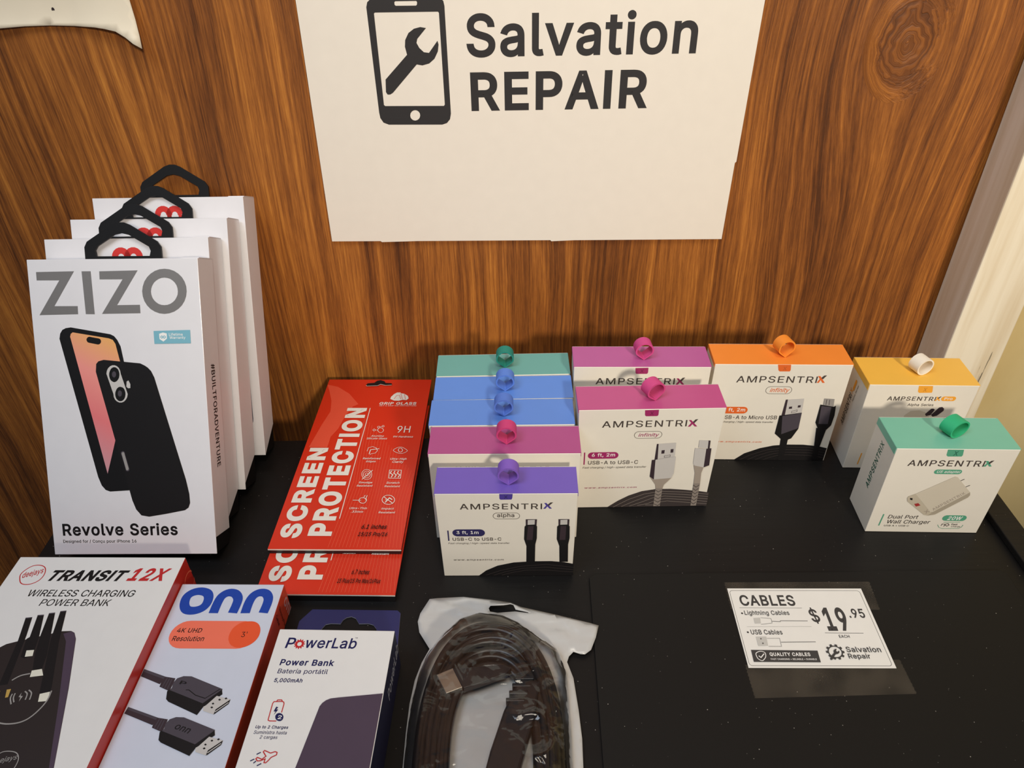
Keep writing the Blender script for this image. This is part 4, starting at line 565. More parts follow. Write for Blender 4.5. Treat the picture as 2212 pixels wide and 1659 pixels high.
  ('T','15 Plus/15 Pro Max/16Plus',54.0,8.7,30.0,4.3,0,14,'dark_print',0.3,0)]},
'sign':{'frame_print':[('R','grey_print',45.1,29.8,88.1,56.8,0,2.0,0.3)],
 'title_lettering':[('T','CABLES',6.2,45.7,36.7,8.82,0,22,'dark_grey',0,0),
  ('L','grey_print',0.25,0,[4.7,44.2,46.2,44.1])],
 'price_lettering':[('T','$',50.3,31.5,5.7,12.7,6.8,14,'dark_grey',0,0),
  ('T','19',58.1,26.5,14.7,18.11,0,26,'dark_grey',0,0),
  ('T','.95',75.3,36.3,10.5,7.28,0,18,'dark_grey',0,0),
  ('L','dark_grey',0.25,0,[55.2,25.0,79.8,24.8]),
  ('T','EACH',63.3,21.3,6.7,2.2,0,14,'dark_grey',0,0)],
 'product_list':[('C','dark_grey',5.4,39.8,0.68,0),
  ('C','dark_grey',5.7,25.3,0.66,0),
  ('T','Lightning Cables',7.0,37.6,29.5,4.43,0,12,'dark_grey',0,0),
  ('T','USB Cables',7.6,23.6,20.2,3.65,0,12,'dark_grey',0,0),
  ('P','pale_print',[12.0,36.0,16.4,36.3,15.8,32.0,11.8,31.9]),
  ('L','grey_print',0.2,0,[16.7,36.3,23.4,35.7,23.2,32.2,15.7,31.2]),
  ('L','grey_print',0.35,0,[23.4,33.6,28.7,33.3,29.2,34.0,46.8,33.9]),
  ('L','pale_print',0.2,0,[6.1,29.4,48.0,29.6]),
  ('P','pale_print',[10.0,21.8,16.7,22.0,16.1,15.4,9.8,15.2]),
  ('P','grey_print',[12.4,20.9,13.3,21.0,13.3,20.0,12.3,19.9]),
  ('P','grey_print',[12.8,17.6,13.8,17.7,13.7,16.6,12.7,16.5]),
  ('L','grey_print',0.2,0,[16.8,20.7,24.9,20.8,24.5,14.9,16.3,14.9]),
  ('L','grey_print',0.35,0,[25.0,17.9,31.2,18.0,47.1,18.2])],
 'quality_banner':[('P','dark_grey',[4.5,12.3,46.2,11.9,45.7,3.7,4.2,3.9]),
  ('T','QUALITY CABLES',15.4,7.8,25.4,2.71,0,26,'white',0,0),
  ('T','FAST CHARGING • RELIABLE • DURABLE',15.3,5.2,28.5,1.24,0,8,'white',0,0),
  ('L','white',0.45,1,[7.1,10.0,10.0,11.3,12.6,10.5,12.7,8.1,11.5,6.1,9.6,4.7,7.6,5.8,6.9,7.6]),
  ('L','white',0.6,0,[8.3,8.1,9.4,6.9,12.0,9.6])],
 'shop_mark':[('P','dark_grey',[61.7,11.8,62.8,11.6,62.7,10.2,61.6,10.1,61.1,9.0,61.9,8.3,61.0,7.1,60.0,7.7,59.0,7.0,59.1,5.9,57.7,5.5,57.3,6.5,56.1,6.5,55.6,5.5,54.2,6.0,54.5,7.1,53.6,7.7,52.6,7.2,51.8,8.3,52.7,9.1,52.4,10.1,51.3,10.3,51.3,11.7,52.5,11.8,52.9,12.9,52.1,13.7,53.1,14.8,54.1,14.2,55.1,14.9,54.9,16.0,56.3,16.5,56.8,15.4,58.0,15.4,58.5,16.5,59.9,16.0,59.6,14.9,60.5,14.2,61.6,14.8,62.3,13.6,61.4,12.8],[61.0,10.9,60.7,9.8,60.0,8.7,59.1,7.9,57.9,7.4,56.7,7.2,55.5,7.4,54.5,7.9,53.7,8.7,53.2,9.8,53.1,11.0,53.4,12.1,54.0,13.2,55.0,14.0,56.1,14.6,57.4,14.8,58.6,14.6,59.6,14.0,60.4,13.2,60.9,12.1]),
  ('P','dark_grey',[52.1,6.1,54.2,8.8,55.9,10.2,56.2,11.9,57.5,13.0,58.7,13.2,57.8,11.8,58.2,11.0,59.9,11.9,59.5,10.5,58.3,9.6,56.8,9.3,55.2,7.7,53.6,5.6,52.4,5.2]),
  ('T','Salvation',64.4,10.8,21.7,3.93,0,12,'dark_grey',0,0),
  ('T','Repair',64.2,5.4,13.6,4.48,0,12,'dark_grey',0,0)]}}
def area2(p): return sum(p[i - 1][0] * p[i][1] - p[i][0] * p[i - 1][1] for i in range(len(p)))
def inside(q, poly):
    r = False; x, y = q
    for i in range(len(poly)):
        (x1, y1), (x2, y2) = poly[i - 1], poly[i]
        if (y1 > y) != (y2 > y) and x < (x2 - x1) * (y - y1) / (y2 - y1) + x1: r = not r
    return r
def pairs(c): return [(c[2 * i], c[2 * i + 1]) for i in range(len(c) // 2)]
_gl = {}
def glyph(ch):
    if ch not in _gl:
        adv, cs = G[ch]; cs = [pairs(c) for c in cs]; tris = []
        outs = [c for c in cs if area2(c) < 0]; holes = [c for c in cs if area2(c) >= 0]
        for o in outs:
            loops = [o] + [h for h in holes if inside(h[0], o)]; fl = [p for l in loops for p in l]
            tris += [[fl[i] for i in t] for t in tessellate_polygon([[Vector((p[0], p[1], 0)) for p in l] for l in loops])]
        _gl[ch] = (adv, tris, cs)
    return _gl[ch]
def text_polys(s, wt, shear, sp):
    x = 0; polys = []
    for ch in s:
        if ch == ' ': x += 210 + sp + wt * 2; continue
        adv, tris, cs = glyph(ch)
        for t in tris: polys.append([(p[0] + x, p[1]) for p in t])
        if wt > 0:
            for c in cs:
                for q in strip(c, offs(c, wt, True), True): polys.append([(p[0] + x, p[1]) for p in q])
        x += adv + sp + wt * 2
    if shear: polys = [[(p[0] + p[1] * shear, p[1]) for p in q] for q in polys]
    return polys
def offs(pts, w, closed):                                              # points pushed to the left by w, mitred
    n = len(pts); out = []
    for i in range(n):
        p = pts[i]; a = pts[i - 1] if (closed or i) else None; b = pts[(i + 1) % n] if (closed or i < n - 1) else None
        ns = []
        for u, v in ((a, p), (p, b)):
            if u is None or v is None: continue
            dx, dy = v[0] - u[0], v[1] - u[1]; L = math.hypot(dx, dy)
            if L > 1e-9: ns.append((-dy / L, dx / L))
        if not ns: out.append(p); continue
        if len(ns) == 1: m = ns[0]; k = 1
        else:
            m = (ns[0][0] + ns[1][0], ns[0][1] + ns[1][1]); L = math.hypot(*m)
            if L < .2: m = ns[0]; k = 1
            else: m = (m[0] / L, m[1] / L); k = min(1 / max(m[0] * ns[0][0] + m[1] * ns[0][1], .2), 1.9)
        out.append((p[0] + m[0] * w * k, p[1] + m[1] * w * k))
    return out
def strip(A, B, closed):
    n = len(A)
    return [[A[i], A[(i + 1) % n], B[(i + 1) % n], B[i]] for i in range(n if closed else n - 1)]
def curve_through(pts, closed, k=4):                                     # Catmull-Rom through the points
    n = len(pts); out = []
    for i in range(n if closed else n - 1):
        g = (lambda j: pts[j % n]) if closed else (lambda j: pts[max(0, min(n - 1, j))])
        a, b, c, d = g(i - 1), g(i), g(i + 1), g(i + 2)
        for m in range(k):
            t = m / k; out.append(tuple(.5 * (2 * b[e] + (c[e] - a[e]) * t + (2 * a[e] - 5 * b[e] + 4 * c[e] - d[e]) * t * t + (3 * b[e] - a[e] - 3 * c[e] + d[e]) * t ** 3) for e in (0, 1)))
    if not closed: out.append(pts[-1])
    return out
def stroke(pts, w, closed):
    return strip(offs(pts, -w / 2, closed), offs(pts, w / 2, closed), closed)
def rrect(cx, cy, W, H, ang, r):
    r = min(r, W / 2, H / 2); ca, sa = math.cos(R(ang)), math.sin(R(ang)); pts = []
    for sx, sy, a0 in ((1, 1, 0), (-1, 1, 90), (-1, -1, 180), (1, -1, 270)):
        for k in range(7):
            a = R(a0 + 15 * k); x = sx * (W / 2 - r) + r * math.cos(a); y = sy * (H / 2 - r) + r * math.sin(a); pts.append((cx + x * ca - y * sa, cy + x * sa + y * ca))
    return pts
def op_polys(op):
    k = op[0]
    if k == 'T':
        _, s, x, y, W, H, ang, wt, col, sh, sp = op
        ps = text_polys(s, wt, sh, sp); xs = [p[0] for q in ps for p in q]; ys = [p[1] for q in ps for p in q]
        x0, y0 = min(xs), min(ys); kx, ky = W / (max(xs) - x0), H / (max(ys) - y0); ca, sa = math.cos(R(ang)), math.sin(R(ang))
        f = lambda p: ((p[0] - x0) * kx, (p[1] - y0) * ky)
        return col, [[(x + a * ca - b * sa, y + a * sa + b * ca) for a, b in map(f, q)] for q in ps]
    if k == 'P':
        loops = [pairs(c) for c in op[2:]]
        if op[1] in ('orange_red', 'plum'): loops = [curve_through(l, True, 3) if op[1] == 'orange_red' else l for l in loops]
        fl = [p for l in loops for p in l]
        return op[1], [[fl[i] for i in t] for t in tessellate_polygon([[Vector((p[0], p[1], 0)) for p in l] for l in loops])]
    if k == 'L':
        q = pairs(op[4])
        if op[1] in ('brand_blue', 'pewter', 'badge_blue') or (op[3] and len(q) >= 8 and op[1] != 'red_print') or (op[1] == 'red_print' and len(q) == 12): q = curve_through(q, op[3])
        return op[1], stroke(q, op[2], op[3])
    if k == 'R':
        _, col, cx, cy, W, H, ang, r, lw = op; pts = rrect(cx, cy, W, H, ang, r)
        return col, (stroke(pts, lw, 1) if lw else [pts])
    if k == 'C':
        _, col, cx, cy, r, inner = op; pts = [(cx + r * math.cos(a * math.pi / 12), cy + r * math.sin(a * math.pi / 12)) for a in range(24)]
        return col, ([pts] if not inner else stroke(pts, r * (1 - inner), 1))
def clip(poly, b):
    for ax, lim, sg in ((0, b[0], 1), (0, b[2], -1), (1, b[1], 1), (1, b[3], -1)):
        out = []
        for i in range(len(poly)):
            p, q = poly[i - 1], poly[i]; dp, dq = (p[ax] - lim) * sg, (q[ax] - lim) * sg
            if dp >= 0: out.append(p)
            if (dp >= 0) != (dq >= 0): t = dp / (dp - dq); out.append((p[0] + (q[0] - p[0]) * t, p[1] + (q[1] - p[1]) * t))
        poly = out
        if len(poly) < 3: return None
    return poly
def skin(t):
    for n in ('carton', 'cover_card', 'card', 'sheet'):
        for c in t.children:
            if c.name.split('.')[0] == n: return c
    return t
def print_on(parent, sheet, M, acc=None, groups=None, bounds=None, flip=1, base=.06, sy=1.):
    res = {}; k = 0; parent = skin(parent)
    for g, ops in P[sheet].items():
        mb = MB()
        for op in ops:
            k += 1
            col, polys = op_polys(op); m = ink(col, acc); z = base + k * .012
            for j, q in enumerate(polys):
                if bounds: q = clip(q, bounds)
                if q: mb.add([(p[0], p[1] * sy, flip * (z + j * 5 % 13 * .0008)) for p in q], [tuple(range(len(q)))], m)
        if groups and g not in groups: continue
        o = mb.build(g, parent); o.matrix_local = M; res[g] = o
    return res
def frame(o, u, v):                                                    # face frame: origin (mm) and the two in-plane directions
    u, v = Vector(u), Vector(v); n = u.cross(v)
    return Matrix(((u.x, v.x, n.x, o[0] * MM), (u.y, v.y, n.y, o[1] * MM), (u.z, v.z, n.z, o[2] * MM), (0, 0, 0, 1)))
def front(W): return frame((-W / 2, 0, 0), (1, 0, 0), (0, 0, 1))
def left(W, D): return frame((-W / 2, D, 0), (0, -1, 0), (0, 0, 1))
def right(W): return frame((W / 2, 0, 0), (0, 1, 0), (0, 0, 1))

# ------------------------------------------------------------------ the setting
LEAN = .0204; YW = 572.0; KW = 1.0205; wz = lambda z: 420 + (z - 420) * KW      # the wall, a little behind the table's far edge
def N(nt, t, **kw):
    n = nt.nodes.new(t)
    for k, v in kw.items(): setattr(n, k, v)
    return n
def wood_panel():
    m = bpy.data.materials.new('brown_wood_panel'); m.use_nodes = True; nt = m.node_tree; b = nt.nodes['Principled BSDF']; lk = nt.links.new
    def math_(op, a, b_=None, c=None):
        n = N(nt, 'ShaderNodeMath', operation=op)
        for i, v in enumerate((a, b_, c)):
            if v is None: continue
            if hasattr(v, 'is_linked'): lk(v, n.inputs[i])
            else: n.inputs[i].default_value = v
        return n.outputs[0]
    tc = N(nt, 'ShaderNodeTexCoord'); sp = N(nt, 'ShaderNodeSeparateXYZ'); lk(tc.outputs['Object'], sp.inputs[0]); X, Z = sp.outputs['X'], sp.outputs['Z']
    wn = N(nt, 'ShaderNodeTexNoise'); wn.inputs['Scale'].default_value = 3.2; wn.inputs['Detail'].default_value = 3
    mp = N(nt, 'ShaderNodeMapping'); mp.inputs['Scale'].default_value = (2.2, 1, .55); lk(tc.outputs['Object'], mp.inputs[0]); lk(mp.outputs[0], wn.inputs['Vector'])
    gx = math_('ADD', X, math_('MULTIPLY', math_('SUBTRACT', wn.outputs['Fac'], .5), .032))
    fac = None
    for kx, kz, rad, st in ((.293, .2935, .030, 1.0), (.222, .183, .006, .5), (.02, .012, .006, .4), (-.27, .33, .02, .35)):
        dx = math_('SUBTRACT', X, kx); dz = math_('MULTIPLY', math_('SUBTRACT', Z, kz), .72)
        r = math_('SQRT', math_('ADD', math_('MULTIPLY', dx, dx), math_('MULTIPLY', dz, dz)))
        # lines of grain bend round the knot, rings inside it
        push = math_('MULTIPLY', math_('EXPONENT', math_('MULTIPLY', math_('MULTIPLY', r, r), -.5 / (rad * 1.9) ** 2)), st)
        gx = math_('SUBTRACT', gx, math_('MULTIPLY', math_('MULTIPLY', dx, push), .55))
        if rad > .025:
            rn = N(nt, 'ShaderNodeTexNoise'); rn.inputs['Scale'].default_value = 45; lk(tc.outputs['Object'], rn.inputs['Vector'])
            rr = math_('ADD', math_('MULTIPLY', r, .8), math_('MULTIPLY_ADD', math_('SUBTRACT', rn.outputs['Fac'], .5), .02, kx))
            f = math_('SMOOTHSTEP' if False else 'SUBTRACT', 1.0, math_('MULTIPLY', r, 1 / (rad * 1.05))); f = math_('MINIMUM', math_('MAXIMUM', math_('MULTIPLY', f, 2.4), 0), 1); fac = (f, rr)
    gx = math_('ADD', math_('MULTIPLY', gx, math_('SUBTRACT', 1.0, fac[0])), math_('MULTIPLY', fac[1], fac[0]))
    Zs = math_('MULTIPLY', Z, math_('SUBTRACT', 1.0, math_('MULTIPLY', fac[0], .8)))
    def grain(fx, fz, det, rough=.6):
        c = N(nt, 'ShaderNodeCombineXYZ'); lk(math_('MULTIPLY', gx, fx), c.inputs[0]); lk(math_('MULTIPLY', Zs, fz), c.inputs[2]); c.inputs[1].default_value = 3.7
        n = N(nt, 'ShaderNodeTexNoise'); n.inputs['Scale'].default_value = 1; n.inputs['Detail'].default_value = det; n.inputs['Roughness'].default_value = rough; lk(c.outputs[0], n.inputs['Vector']); return n.outputs['Fac']
    broad = grain(9, .8, 3); mid = grain(75, 1.6, 4); fine = grain(290, 5, 3, .7); hair = grain(900, 40, 3, .75)
    g = math_('ADD', math_('ADD', math_('MULTIPLY', broad, .24), math_('MULTIPLY', mid, .26)), math_('ADD', math_('MULTIPLY', fine, .30), math_('MULTIPLY', hair, .20)))
    cr = N(nt, 'ShaderNodeValToRGB'); e = cr.color_ramp.elements
    e[0].position = .40; e[0].color = lin((82, 45, 18)); e[1].position = .615; e[1].color = lin((194, 126, 52))
    for p, c in ((.455, (116, 66, 26)), (.505, (142, 84, 33)), (.555, (168, 103, 41))): k = e.new(p); k.color = lin(c)
    lk(g, cr.inputs[0]); lk(cr.outputs[0], b.inputs['Base Color'])
    bp = N(nt, 'ShaderNodeBump'); bp.inputs['Strength'].default_value = .55; bp.inputs['Distance'].default_value = .0012
    lk(math_('ADD', math_('MULTIPLY', fine, .7), math_('MULTIPLY', hair, .9)), bp.inputs['Height']); lk(bp.outputs[0], b.inputs['Normal'])
    b.inputs['Roughness'].default_value = .52; b.inputs['Specular IOR Level'].default_value = .35
    return m
def speckled(name, base, dust, rough, grain=0., thr=.075, scale=230.):
    m = bpy.data.materials.new(name); m.use_nodes = True; nt = m.node_tree; b = nt.nodes['Principled BSDF']; lk = nt.links.new
    tc = N(nt, 'ShaderNodeTexCoord'); vo = N(nt, 'ShaderNodeTexVoronoi'); vo.voronoi_dimensions = '2D'; vo.inputs['Scale'].default_value = scale; lk(tc.outputs['Object'], vo.inputs['Vector'])
    wn = N(nt, 'ShaderNodeTexWhiteNoise'); lk(vo.outputs['Position'], wn.inputs['Vector'])
    a = N(nt, 'ShaderNodeMath', operation='MULTIPLY'); lk(wn.outputs['Value'], a.inputs[0]); a.inputs[1].default_value = 1.
    pw = N(nt, 'ShaderNodeMath', operation='POWER'); lk(a.outputs[0], pw.inputs[0]); pw.inputs[1].default_value = 22.
    sz = N(nt, 'ShaderNodeMath', operation='MULTIPLY'); lk(pw.outputs[0], sz.inputs[0]); sz.inputs[1].default_value = thr
    lt = N(nt, 'ShaderNodeMath', operation='LESS_THAN'); lk(vo.outputs['Distance'], lt.inputs[0]); lk(sz.outputs[0], lt.inputs[1])
    sc = N(nt, 'ShaderNodeMath', operation='MULTIPLY'); lk(lt.outputs[0], sc.inputs[0]); lk(wn.outputs['Color'], sc.inputs[1])
    mp = N(nt, 'ShaderNodeMapping'); mp.inputs['Scale'].default_value = (8, 160, 40); lk(tc.outputs['Object'], mp.inputs[0])
    gn = N(nt, 'ShaderNodeTexNoise'); gn.inputs['Scale'].default_value = 1; gn.inputs['Detail'].default_value = 5; lk(mp.outputs[0], gn.inputs['Vector'])
    mx = N(nt, 'ShaderNodeMix', data_type='RGBA'); mx.inputs[6].default_value = lin(base); mx.inputs[7].default_value = lin(dust); lk(sc.outputs[0], mx.inputs[0]); lk(mx.outputs[2], b.inputs['Base Color'])
    bp = N(nt, 'ShaderNodeBump'); bp.inputs['Strength'].default_value = grain; bp.inputs['Distance'].default_value = .0006; lk(gn.outputs['Fac'], bp.inputs['Height']); lk(bp.outputs[0], b.inputs['Normal'])
    b.inputs['Roughness'].default_value = rough; b.inputs['Specular IOR Level'].default_value = .25
    return m
def plaster(name, a, bcol, scale):
    m = bpy.data.materials.new(name); m.use_nodes = True; nt = m.node_tree; b = nt.nodes['Principled BSDF']; lk = nt.links.new
    tc = N(nt, 'ShaderNodeTexCoord'); mp = N(nt, 'ShaderNodeMapping'); mp.inputs['Scale'].default_value = scale; lk(tc.outputs['Object'], mp.inputs[0])
    n = N(nt, 'ShaderNodeTexNoise'); n.inputs['Scale'].default_value = 1; n.inputs['Detail'].default_value = 6; lk(mp.outputs[0], n.inputs['Vector'])
    cr = N(nt, 'ShaderNodeValToRGB'); e = cr.color_ramp.elements; e[0].position = .3; e[0].color = lin(bcol); e[1].position = .6; e[1].color = lin(a); k = e.new(.2); k.color = lin(tuple(v * .55 for v in bcol)); e[0].position = .33
    lk(n.outputs['Fac'], cr.inputs[0]); lk(cr.outputs[0], b.inputs['Base Color']); b.inputs['Roughness'].default_value = .6
    bp = N(nt, 'ShaderNodeBump'); bp.inputs['Strength'].default_value = .25; bp.inputs['Distance'].default_value = .001; lk(n.outputs['Fac'], bp.inputs['Height']); lk(bp.outputs[0], b.inputs['Normal'])
    return m
WOOD = wood_panel()
wall = struct(MB().box(-1500, 428, 0, 12, -750, 1300, WOOD).build('wall_back')); wall.location = (0, YW * MM, 0); wall.rotation_euler = (-math.atan(LEAN), 0, 0)
wr = struct(MB().box(428, 1500, 0, 12, -750, 1300, plaster('cream_plaster', (226, 204, 148), (212, 188, 130), (14, 14, 6))).build('wall_right')); wr.location = (0, 559 * MM, 0); wr.rotation_euler = (-math.atan(LEAN), 0, 0)
post = struct(MB().box(381.5, 432, -41, -.6, -750, 1300, plaster('pale_timber', (246, 234, 208), (224, 204, 168), (90, 90, 5))).build('trim_1', bevel=1.2)); post.location = (0, YW * MM, 0); post.rotation_euler = (-math.atan(LEAN), 0, 0)
struct(MB().box(-1500, 1500, -2600, 640, -780, -750, mat('grey_floor', (92, 84, 76), .6)).build('floor'))

BLACKTOP = speckled('black_laminate', (19, 18, 18), (170, 164, 156), .46, .35)
t = thing('display_table', 'black wooden display table carrying all the boxes in front of the wood wall', 'table', (0, 300, -750))
BL = mat('black_stained_wood', (24, 22, 21), .5, 0, 0, .35, .25, 120)
o = MB().box(-349, 374, -205, 186, 722, 750, BLACKTOP).build('tabletop', t, bevel=1.)
o = MB().box(356, 373.5, -204, 185, 750, 756, speckled('black_grain_strip', (24, 22, 21), (170, 165, 158), .5, 1., .08, 260)).build('edge_strip', t, bevel=.8)
for lx in (-330, 320):
    for ly in (-190, 140): MB().box(lx, lx + 36, ly, ly + 36, 0, 722, BL).build('leg', t, bevel=2)
mt = MB().prism([(44, 105), (338, 105), (342.6, 329.4), (339, 332.5), (56, 335), (51.6, 332)], .05, 1.8, speckled('black_board', (20, 19, 18), (170, 164, 156), .55, .12, .07, 250)).build('board', bevel=.4, weld=True)
tag(mt, 'thin black board lying on the right half of the table under the price card', 'board')

# ------------------------------------------------------------------ paper on the wall
PAPER = card('poster_paper', (232, 224, 210), .5, .05)
t = thing('shop_poster', 'large white poster with phone and wrench emblem on the wood wall', 'poster', (-146.4 * KW, YW - 3.2 + 151.2 * LEAN, wz(151.2)), (-math.atan(LEAN), 0, 0)); t.scale = (KW, KW, KW)
Mw = frame((0, 0, 0), (1, 0, 0), (0, 0, 1))
MB().prism([(0, 0), (40, -.5), (41, -1.4), (70, -1), (180, -2.2), (181, -3.2), (200, -2.6), (321.9, -3.8), (322.6, 60), (323.6, 61), (326.6, 298), (4.6, 300)], -2.8, 0, PAPER, side=mat('tan_board_edge', (196, 168, 122), .8), M=Matrix(((1, 0, 0), (0, 0, -1), (0, 1, 0)))).build('sheet', t)
print_on(t, 'poster', Mw)
# torn curling sheet, top left
edge = pairs([-352.6, 315.3, -334.4, 316.2, -316.4, 316.4, -299.9, 315.9, -284.3, 315.4, -277.2, 314.6, -269.3, 313.0, -263.0, 309.5, -257.9, 305.6, -252.4, 302.5, -253.4, 309.9, -254.5, 320.0, -255.7, 331.2])
loop = [(-430, 314)] + edge + [(-258, 430), (-430, 430)]
def cdt_sheet(loop, step, holes=()):
    V = [Vector(p) for p in loop]; E = [(i, (i + 1) % len(loop)) for i in range(len(loop))]
    for h in holes:
        b = len(V); V += [Vector(p) for p in h]; E += [(b + i, b + (i + 1) % len(h)) for i in range(len(h))]
    xs = [p[0] for p in loop]; ys = [p[1] for p in loop]; rnd = random.Random(4); y = min(ys) + step / 2; row = 0
    def dist(q, lp):
        best = 1e9
        for i in range(len(lp)):
            a, b = Vector(lp[i - 1]), Vector(lp[i]); ab = b - a; t_ = max(0, min(1, (Vector(q) - a).dot(ab) / max(ab.length_squared, 1e-9))); best = min(best, (a + ab * t_ - Vector(q)).length)
        return best
    while y < max(ys):
        x = min(xs) + (step / 2 if row % 2 else 0)
        while x < max(xs):
            q = (x, y)
            if inside(q, loop) and not any(inside(q, h) for h in holes) and min([dist(q, loop)] + [dist(q, h) for h in holes]) > step * .35: V.append(Vector(q))
            x += step
        y += step * .87; row += 1
    vo, _, fo = delaunay_2d_cdt(V, E, [], 0, 1e-4)[:3]
    F = []
    for f in fo:
        c = sum((vo[i] for i in f), Vector((0, 0))) / len(f)
        if inside(c, loop) and not any(inside(c, h) for h in holes): F.append(tuple(f))
    return [tuple(p) for p in vo], F, dist
V, F, _ = cdt_sheet(loop, 5)
def curl_off(x, z):
    zb = 315 if x < -285 else 315 - 13 * ((x + 285) / 33) ** 1.6
    d = max(0, z - zb); k = max(0, min(1, (x + 300) / 45))
    return 1.0 + (3.5 + 8 * k) * math.exp(-d / (7 + 10 * k)) + 1.5 * math.sin(x * .045)
mb = MB(); mb.add([(x, -curl_off(x, z), z) for x, z in V], F, card('aged_paper', (226, 214, 190), .6, 0))
o = mb.build('paper_sheet', smooth=True); o.location = (0, (YW - .8) * MM, wz(0) * MM); o.rotation_euler = (-math.atan(LEAN), 0, 0); o.scale = (KW, KW, KW)
sd = o.modifiers.new('thickness', 'SOLIDIFY'); sd.thickness = .25 * MM
tag(o, 'off-white paper sheet with curling torn lower corner on the upper left of the wood wall', 'paper')
mb = MB(); mb.add([(-311.9 + 1.1 * math.cos(a), -curl_off(-311.9, 326) - .35, 325.8 + 1.7 * math.sin(a)) for a in [i * math.pi / 6 for i in range(12)]], [tuple(range(12))], mat('ink_spot', (40, 30, 34), .6))
sp_ = mb.build('dark_spot', o)

# ------------------------------------------------------------------ cable boxes with coloured tops
CARTON = card('white_carton', (231, 225, 212))
def loop_mesh(sx, sz, depth, yaw, m, rake=0.):
    pts = []
    n = 40
    for i in range(n):
        a = 2 * math.pi * i / n - math.pi / 2; x = math.cos(a) * 6.9 * sx; z = 8.2 + math.sin(a) * 6.9
        if z < 5.5 and sz < 1.0: x *= max(.12, ((z - 1.3) / 4.2)) ** .55; z = 0.2 + (z - 1.3) * 5.3 / 4.2
        pts.append((x, z * (sz if sz > 1 else 1)))
    if sz >= 1: pts = [(p[0], (p[1] - 1.3) * (2 - sz) + .1) for p in pts]
    mb = MB(); V = []
    ca, sa = math.cos(yaw), math.sin(yaw)
    c = (0, 7.5)
    for rr in (1.0, .84):
        for yy in (-depth / 2, depth / 2):
            for x, z in pts:
                X = x * rr; Z_ = (z - c[1]) * rr + c[1]; Y = yy + rake * Z_ * .1; V.append((X * ca - Y * sa, X * sa + Y * ca, Z_))
    F = []
    for i in range(n):
        j = (i + 1) % n
        F += [(i, j, n + j, n + i), (2 * n + i, 3 * n + i, 3 * n + j, 2 * n + j), (i, 2 * n + i, 2 * n + j, j), (n + i, n + j, 3 * n + j, 3 * n + i)]
    mb.add(V, F, m); return mb
def cable_box(label, loc, yaw, dims, top, loopc, acc, sheet, groups=None, taper=0., side=None, lp=(1., .9, 9., 0.), sy=1., slit=True, name='cable_box', cat='box'):
    W, D, H = dims
    t = thing(name, label, cat, (loc[0], loc[1], .15), (0, 0, R(yaw)), 'coloured-top accessory boxes on the table')
    MB().box(-W / 2, W / 2, 0, D, 0, H, CARTON, taper=taper).build('carton', t, bevel=.35, weld=True)
    tm = card('top_%d_%d_%d' % top, top, .45, .1); mb = MB(); f = (5.5 if side else 3.)
    h = .25; slot = 1.2
    mb.box(-W / 2 - .1, W / 2 + .1, .25, D - (slot if slit else .2), H + .02, H + .45, tm)
    mb.box(-W / 2 - .32, -W / 2 - .04, .5, D - .8, H - f, H + .3, tm); mb.box(W / 2 + .04, W / 2 + .32, .5, D - .8, H - f, H + .3, tm)
    mb.build('top_panel', t)
    lm = mat('strap_%d_%d_%d' % loopc, loopc, .6, 0, 0, .4, .05, 200)
    lo = loop_mesh(lp[0], lp[1], lp[2], R(lp[3]), lm).build('hang_loop', t, smooth=True); lo.location = (1.5 * MM, D * .46 * MM, (H + .45) * MM)
    md = lo.modifiers.new('edge', 'EDGE_SPLIT'); md.split_angle = R(50)
    M = front(W)
    if sheet: print_on(t, sheet, M, acc, groups, sy=sy, bounds=(.3, .2, W - .3, H))
    if side: print_on(t, side, left(W, D), acc)
    return t
cA, cB, cF = (91.9, 25.4, 80.9), (103.3, 29.2, 83.3), (102.7, 28.0, 96.6)
PINK = ((158, 40, 98), (112, 22, 66))
cable_box('white cable box with purple top and purple loop, foremost of the left row', (-5.0, 336.4), -.95, cA, (112, 88, 184), (128, 92, 190), ((74, 58, 148), (40, 34, 88)), 'alpha', taper=.023)
cable_box('magenta-topped cable box directly behind the purple-topped box', (-6.0, 371.6), -.93, cB, (172, 74, 132), (200, 62, 118), PINK, 'infinity', ('tab', 'brand_lettering'), sy=.862)
cable_box('blue-topped cable box directly behind the magenta-topped box', (-7.8, 401.8), -.54, cB, (92, 136, 214), (86, 122, 206), ((60, 100, 190), (34, 62, 130)), 'infinity', ('tab', 'brand_lettering'), sy=.862, slit=False)
cable_box('blue-topped cable box directly in front of the teal-topped box', (-6.6, 431.7), -.09, cB, (92, 138, 218), (90, 130, 214), ((60, 100, 190), (34, 62, 130)), 'infinity', ('tab', 'brand_lettering'), sy=.862)
cable_box('teal-topped cable box at the rear end of the left row', (-6.6, 461.8), .31, cB, (104, 166, 158), (34, 132, 116), ((60, 140, 130), (30, 90, 84)), 'infinity', ('tab', 'brand_lettering'), sy=.862)
cable_box('orchid-topped cable box standing behind the pink-topped box with silver plugs', (98.2, 450.9), -1.76, cF, (182, 88, 150), (206, 72, 136), PINK, 'infinity', ('tab', 'brand_lettering'), lp=(1, .9, 9, 6))
cable_box('pink-topped cable box with a picture of silver plugs on its front', (97.6, 400.5), -.04, cF, (190, 80, 134), (206, 72, 132), PINK, 'infinity', taper=.039, lp=(1.05, .9, 9, 24))
cable_box('orange-topped cable box with black plugs pictured on its front', (204.6, 451.0), -2.33, cF, (240, 138, 52), (244, 144, 48), ((226, 104, 40), (190, 90, 40)), 'micro', taper=-.01, lp=(1, .9, 9, 16))
